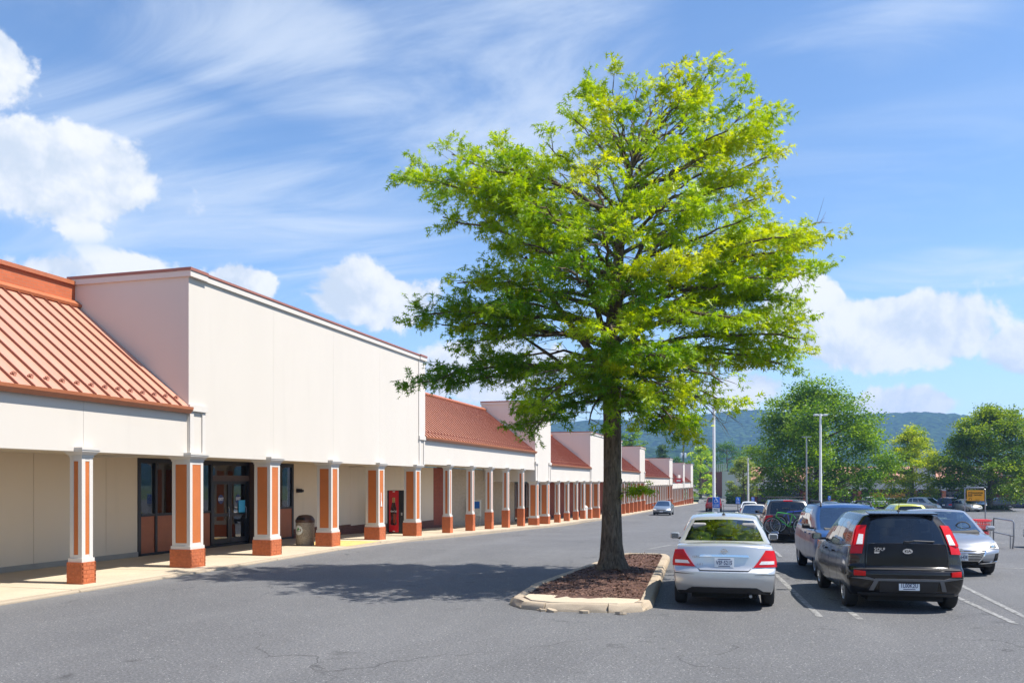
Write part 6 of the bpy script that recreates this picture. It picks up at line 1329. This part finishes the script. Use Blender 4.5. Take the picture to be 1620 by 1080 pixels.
m = MB(); m.box(-.15, .15, -.007, .004, z0 - .17, z0 - .01); o = m.build('lower_panel', 'sign_white', s1); lettering('PENALTY', .05, 'ink', o, (0, -.01, z0 - .07), (R(90), 0, 0)); lettering('$100-500', .045, 'ink', o, (0, -.01, z0 - .13), (R(90), 0, 0))
access_sign('farther blue wheelchair parking sign on the small kerb island', 1167.5, 786, 60.5, .31, .46, 'frame_black')
access_sign('distant blue parking sign by the hedge', 1191, 786, 92, .31, .46, 'galvanised'); access_sign('distant blue parking sign under the big tree', 1312, 784, 100, .31, .46, 'galvanised')
# cart corral with orange sign and carts
CG = ground(36)
cor = thing('cart_corral', 'grey tube shopping cart corral with tall sign frame', 'cart corral', (7.9, 36.0, CG), R(0))
def rail(pts, nm, r=.028): m = MB(); m.tube(pts, r, 8); return m.build(nm, 'steel', cor, 60)
for x in (-.95, .60):
    rail([(x, -2.6, .0), (x, -2.75, .45), (x, -2.75, .98), (x, -2.65, 1.05), (x, -.2, 1.05), (x, -.1, .98), (x, -.1, 0)], 'side_rail'); rail([(x, -2.75, .52), (x, -.1, .52)], 'mid_rail', .022); rail([(x, -2.35, .52), (x, -2.35, 0)], 'upright', .022)
sf_ = rail([(-.42, .1, 0), (-.42, .1, 2.12), (-.35, .1, 2.18), (.40, .1, 2.18), (.47, .1, 2.12), (.47, .1, 0)], 'sign_frame', .03)
m = MB(); m.box(-.34, .43, .085, .115, 1.68, 2.09); sg = m.build('sign_panel', 'sign_orange', cor); bevel(sg, .01)
lettering('PLEASE RETURN', .072, 'ink', sg, (.135, .08, 1.98), (R(90), 0, 0), bold=.0015, sx=.85); lettering('CARTS HERE', .072, 'ink', sg, (.135, .08, 1.90), (R(90), 0, 0), bold=.0015, sx=.85); lettering('THANK YOU', .04, 'ink', sg, (.12, .08, 1.72), (R(90), 0, 0), sx=.85)
m = MB()
for (xa, xb, za, zb_) in ((-.28, -.10, 2.00, 2.015), (-.265, -.115, 1.90, 1.912), (-.255, -.125, 1.84, 1.852), (-.25, -.13, 1.77, 1.782)): m.box(xa, xb, .078, .084, za, zb_)
for x in (-.27, -.235, -.19, -.145, -.115): m.box(x - .005, x + .005, .077, .083, 1.84, 2.01)
for x in (-.24, -.14): m.lathe([(0, 0), (.018, 0)], 10, 'y', (x, .078, 1.735))
m.build('cart_picture', 'ink', sg)
sg.scale = (.78, 1, 1); sf_.scale = (.78, 1, 1)
def cart(label, y):
    t = thing('shopping_cart', label, 'shopping cart', (7.9 - .12, 36.0 + y, CG), 0, 'red shopping carts in the corral')
    m = MB(); w0, w1, z0_, z1 = .20, .26, .52, .98
    rim = [(-w1, -.45, z1), (w1, -.45, z1), (w1 * .85, .45, z1 - .06), (-w1 * .85, .45, z1 - .06)]; bot = [(-w0, -.36, z0_), (w0, -.36, z0_), (w0 * .85, .38, z0_ + .06), (-w0 * .85, .38, z0_ + .06)]
    for k in range(4):
        m.tube([rim[k], rim[(k + 1) % 4]], .013, 5); m.tube([bot[k], bot[(k + 1) % 4]], .011, 5); 
        for f in np.linspace(0, 1, 8): a = Vector(rim[k]).lerp(Vector(rim[(k + 1) % 4]), f); b_ = Vector(bot[k]).lerp(Vector(bot[(k + 1) % 4]), f); m.tube([a, b_], .005, 4)
        for g in (.25, .5, .75): m.tube([Vector(rim[k]).lerp(Vector(bot[k]), g), Vector(rim[(k + 1) % 4]).lerp(Vector(bot[(k + 1) % 4]), g)], .005, 4)
    m.build('basket', 'cart_red', t)
    m = MB(); m.tube([(-.26, -.52, 1.02), (.26, -.52, 1.02)], .02, 8); m.build('handle', 'cart_red', t)
    m = MB()
    for s in (-1, 1): m.tube([(s * .25, -.5, 1.0), (s * .22, -.42, .5), (s * .22, -.4, .16), (s * .18, .45, .14)], .014, 5)
    m.build('chassis', 'galvanised', t)
    for x, yy in ((-.2, -.4), (.2, -.4), (-.16, .42), (.16, .42)): m = MB(); m.lathe([(.0, -.015), (.06, -.015), (.06, .015), (0, .015)], 12, 'x', (x, yy, .062)); m.build('castor', 'tyre', t)
cart('red shopping cart at the mouth of the corral', -1.35); cart('red shopping cart nested behind the first in the corral', -1.05); cart('red shopping cart deepest in the corral under the sign', -.75)
# utility pole and wires behind the row
up = at_y(1081, 694, 245); gz = ground(245); t = thing('utility_pole', 'wooden utility pole with crossarm and transformers beyond the arcade', 'utility pole', (up.x, 245, gz)); H = up.z - gz
m = MB(); m.tube([(0, 0, 0), (0, 0, H)], [.22, .15], 8); m.build('pole', 'wood_pole', t)
m = MB(); m.box(-1.5, 1.5, -.1, .1, H - .55, H - .35); m.build('crossarm', 'wood_pole', t); m = MB(); m.box(-.9, .9, -.1, .1, H - 1.6, H - 1.45); m.build('crossarm', 'wood_pole', t)
for x in (-.55, .5): m = MB(); m.lathe([(0, H - 5.4), (.38, H - 5.4), (.40, H - 4.2), (.3, H - 4.0), (0, H - 3.95)], 12, 'z', (x, -.3, 0)); m.build('transformer', 'galvanised', t, 50)
def wire(a, b, sag, nm): m = MB(); a, b = Vector(a), Vector(b); m.tube([a.lerp(b, f) - Vector((0, 0, 4 * sag * f * (1 - f))) for f in np.linspace(0, 1, 13)], .035, 4); o = m.build('power_line', 'wire'); tag(o, nm, 'power line', 'power lines behind the shopping centre')
T = Vector((up.x, 245, up.z))
wire(T + Vector((1.4, 0, -.3)), (40, 262, 10.5), 1.5, 'upper power line running right from the utility pole'); wire(T + Vector((.8, 0, -1.5)), (40, 260, 7.5), 1.5, 'lower power line running right from the utility pole'); wire(T + Vector((-1.4, 0, -.3)), (-60, 205, 24), 1.0, 'power line running left from the utility pole above the roofs')
# ------------------------------------------------------------------ background buildings
def far_shops():
    Y = 166.0; x0, x1 = at_y(1188, 780, Y).x, at_y(1590, 780, Y).x; gz = ground(Y)
    t = thing('far_shop_row', 'far row of shops with white fascia and red metal roof', 'building', ((x0 + x1) / 2, Y, gz)); L = x1 - x0; h = L / 2
    def P(nm, mat, *b): m = MB(); m.box(*b); return m.build(nm, mat, t)
    P('back_wall', 'brick_red_courses', -h, h, 3.2, 3.6, 0, 3.4); P('fascia', 'stucco', -h, h, -.1, .25, 3.0, 4.3); P('soffit', 'soffit', -h, h, .25, 3.2, 3.1, 3.2)
    m = MB(); m.prism_x([(-.25, 4.3), (3.6, 7.1), (3.6, 4.3)], -h, h); m.build('roof', 'roof_pan', t)
    m = MB(); k = int(L / .8)
    for q in range(k): x = -h + .4 + q * .8; m.add([(x - .05, -.28, 4.36), (x + .05, -.28, 4.36), (x + .05, 3.6, 7.2), (x - .05, 3.6, 7.2)], [(0, 1, 2, 3)])
    tag(m.build('roof_seams', 'roof_seam', t), kind='stuff')
    n = int(L / 4.6)
    for q in range(n + 1):
        x = -h + .3 + q * (L - .6) / n; c = P('column', 'brick_orange', x - .3, x + .3, -.05, .5, 0, 3.0); m = MB(); m.box(x - .36, x + .36, -.11, .56, 2.75, 3.0); m.build('cap', 'trim_white', c)
    for q in range(n):
        x = -h + .3 + (q + .5) * (L - .6) / n
        w = P('shop_window', 'frame_black', x - 1.5, x + 1.5, 3.1, 3.19, .2, 2.7)
        for s in (-1, 0, 1): m = MB(); m.box(x + s * .96 - .42, x + s * .96 + .42, 3.07, 3.09, .6, 2.55); m.build('pane', 'dark_glass', w)
    for q, x in enumerate(np.linspace(-h + 4, h - 4, 5)):
        P('parapet', 'stucco', x - 1.6, x + 1.6, -.3, 3.0, 4.35, 6.8); P('parapet_coping', 'coping', x - 1.7, x + 1.7, -.36, 3.1, 6.8, 6.95)
    for xx, w in ((at_y(1388, 780, Y).x, 1.0), (at_y(1480, 780, Y).x, 1.6), (at_y(1424, 780, Y).x, 1.3), (at_y(1490, 780, Y).x, 1.2)):
        m = MB(); x = xx - (x0 + x1) / 2; m.box(x - w, x + w, 2.9, 3.05, 1.0, 2.4); m.build('window_poster', 'sign_orange', t)
    return t
far_shops()
Y = 162.0; xa, xb = at_y(1592, 780, Y).x, at_y(1680, 780, Y).x; gz = ground(Y)
t = thing('brick_shop', 'orange brick shop at the right edge behind the trees', 'building', ((xa + xb) / 2, Y, gz)); h = (xb - xa) / 2
m = MB(); m.box(-h, h, 0, 8, 0, 5.2); m.build('wall', 'brick_courses', t); m = MB(); m.box(-h - .1, h + .1, -.1, 8.1, 5.2, 5.45); m.build('coping', 'trim_white', t)
for x in (-h + 1.5, -h + 6): m = MB(); m.box(x - .6, x + .6, -.06, .02, .8, 4.6); w = m.build('window', 'frame_black', t); m = MB(); m.box(x - .5, x + .5, -.08, -.061, .9, 4.5); m.build('pane', 'dark_glass', w)
m = MB(); m.box(-h, h, -.12, -.02, 1.4, 1.75); m.build('band', 'cap_gold', t)
# brick retaining wall, corner building and the climbing road past the end of the row
tag(link('access_road', (lambda m: (m.add([(-12.4, 186, -2.42), (-3.0, 186, -2.42), (-6.0, 206, -1.9), (-13.2, 206, -1.2), (-12.3, 226, .2), (-17.5, 226, .75), (-17.5, 246, 1.7), (-24, 246, 2.2)], [(0, 1, 2, 3), (3, 2, 4, 5), (5, 4, 6, 7)]), m.mesh('access_road', 'asphalt'))[1])(MB())), kind='structure')
rw = thing('retaining_wall', 'dark red brick retaining wall beside the climbing road', 'wall', (-10, 215, -2))
m = MB(); a, b = Vector((-7.6, 206)), Vector((-15.4, 232)); m.add([(a.x, a.y, -3), (b.x, b.y, -1), (b.x, b.y, 4.6), (a.x, a.y, 4.5), (a.x + 1, a.y, -3), (b.x + 1, b.y, -1), (b.x + 1, b.y, 4.6), (a.x + 1, a.y, 4.5)], [(0, 1, 2, 3), (4, 7, 6, 5), (0, 3, 7, 4), (3, 2, 6, 7), (1, 5, 6, 2), (0, 4, 5, 1)]); me = m.mesh('wall', 'brick_red_courses'); fix_normals(me); o = link('wall', me, rw); o.location = -rw.location
m = MB(); m.box(-8.2, -4.9, 205.6, 206.2, -3, 4.55); o = m.build('end_pier', 'stucco', rw); o.location = -rw.location
m = MB(); m.add([(-7.4, 206, 4.5), (-15.2, 232, 4.6), (-15.2, 232, 6.6), (-7.4, 206, 6.5)], [(0, 1, 2, 3)])
plain('mesh_fence', (.42, .46, .47), .5, metal=.3); fe = MB()
for q in range(14):
    f = q / 13; p = Vector((-7.3, 206.2)).lerp(Vector((-15.1, 232)), f); fe.tube([(p.x, p.y, 4.5), (p.x, p.y, 6.4)], .06, 5)
for z in np.linspace(4.7, 6.4, 9): fe.tube([(-7.3, 206.2, z), (-15.1, 232, z)], .028, 4)
o = fe.build('mesh_fence', 'mesh_fence'); tag(o, 'grey mesh fence on top of the brick retaining wall', 'fence')
cb = thing('corner_building', 'white and grey corner shop behind the thin yellow green tree', 'building', (-2.2, 207, ground(200)))
for nm, mat, bb in (('wall', 'stucco', (-4, 5.5, 0, 9, 0, 6.9)), ('grey_base', 'brick_tan_courses', (-4.1, -2.6, -.1, 2, 0, 3.4)), ('canopy', 'trim_white', (-2.6, 5.6, -1.2, 0, 3.6, 4.5)), ('coping', 'coping', (-4.1, 5.6, -.1, 9.1, 6.9, 7.1))):
    m = MB(); m.box(*bb); m.build(nm, mat, cb)
m = MB(); m.box(-2.2, 5.0, -.06, .0, .3, 3.3); w = m.build('window', 'frame_black', cb)
for k in range(4): m = MB(); m.box(-2.1 + k * 1.8, -.5 + k * 1.8, -.08, -.061, .5, 3.1); m.build('pane', 'dark_glass', w)
# ------------------------------------------------------------------ forested ridges and the air
def ridge(name, Y, prof, depth, seed, jag):
    rng = np.random.default_rng(seed); xs = np.linspace(-2600, 3000, 420); top = np.interp(xs, [a for a, b in prof], [b for a, b in prof])
    top = top + jag * (np.sin(xs * .013 + seed) + .6 * np.sin(xs * .037 + 1.7 * seed) + .35 * np.sin(xs * .11)) + rng.normal(0, jag * .28, len(xs)); v, f = [], []; rows = 26
    for r in range(rows):
        t = r / (rows - 1); z = -8 + (top + 8) * (math.sin(t * math.pi / 2) ** 1.15)
        y = Y - depth + depth * t; bumpy = (rng.normal(0, 2.2, len(xs)) + 6 * np.sin(xs * .02 + t * 7 + seed) * t) * (0 if r in (0,) else 1)
        v += [(x, y + 30 * math.sin(x * .006 + seed), zz) for x, zz in zip(xs, z + (bumpy if r < rows - 1 else 0) * .7)]
    n = len(xs)
    for r in range(rows - 1):
        for j in range(n - 1): a = r * n + j; f.append((a, a + 1, a + n + 1, a + n))
    v += [(x, Y + 60, -10) for x in xs]
    for j in range(n - 1): a = (rows - 1) * n + j; f.append((a, a + 1, a + n + 1, a + n))
    m = MB(); m.add(v, f); o = m.build(name, 'forest_hill', None, 70); tag(o, kind='structure')
ridge('hills', 2000, [(-2600, 150), (-800, 132), (-255, 143), (-139, 155), (0, 158), (263, 144), (387, 138), (530, 122), (900, 100), (3000, 60)], 700, 2, 1.6)
ridge('hills', 1150, [(-2600, 60), (-700, 50), (-260, 62), (-120, 42), (-20, 48), (60, 40), (160, 30), (300, 22), (3000, 12)], 300, 5, 1.2)
hz = NT('air_haze'); hz.n.remove(hz.b); pv = hz.n.new('ShaderNodeVolumePrincipled'); pv.inputs['Color'].default_value = (.30, .54, 1.0, 1); pv.inputs['Density'].default_value = 2.7e-4; pv.inputs['Anisotropy'].default_value = .15
hz.l.new(pv.outputs[0], hz.out.inputs['Volume'])
m = MB(); m.box(-3700, 3700, -120, 4400, -12, 185); o = m.build('haze', hz.m); tag(o, kind='stuff')
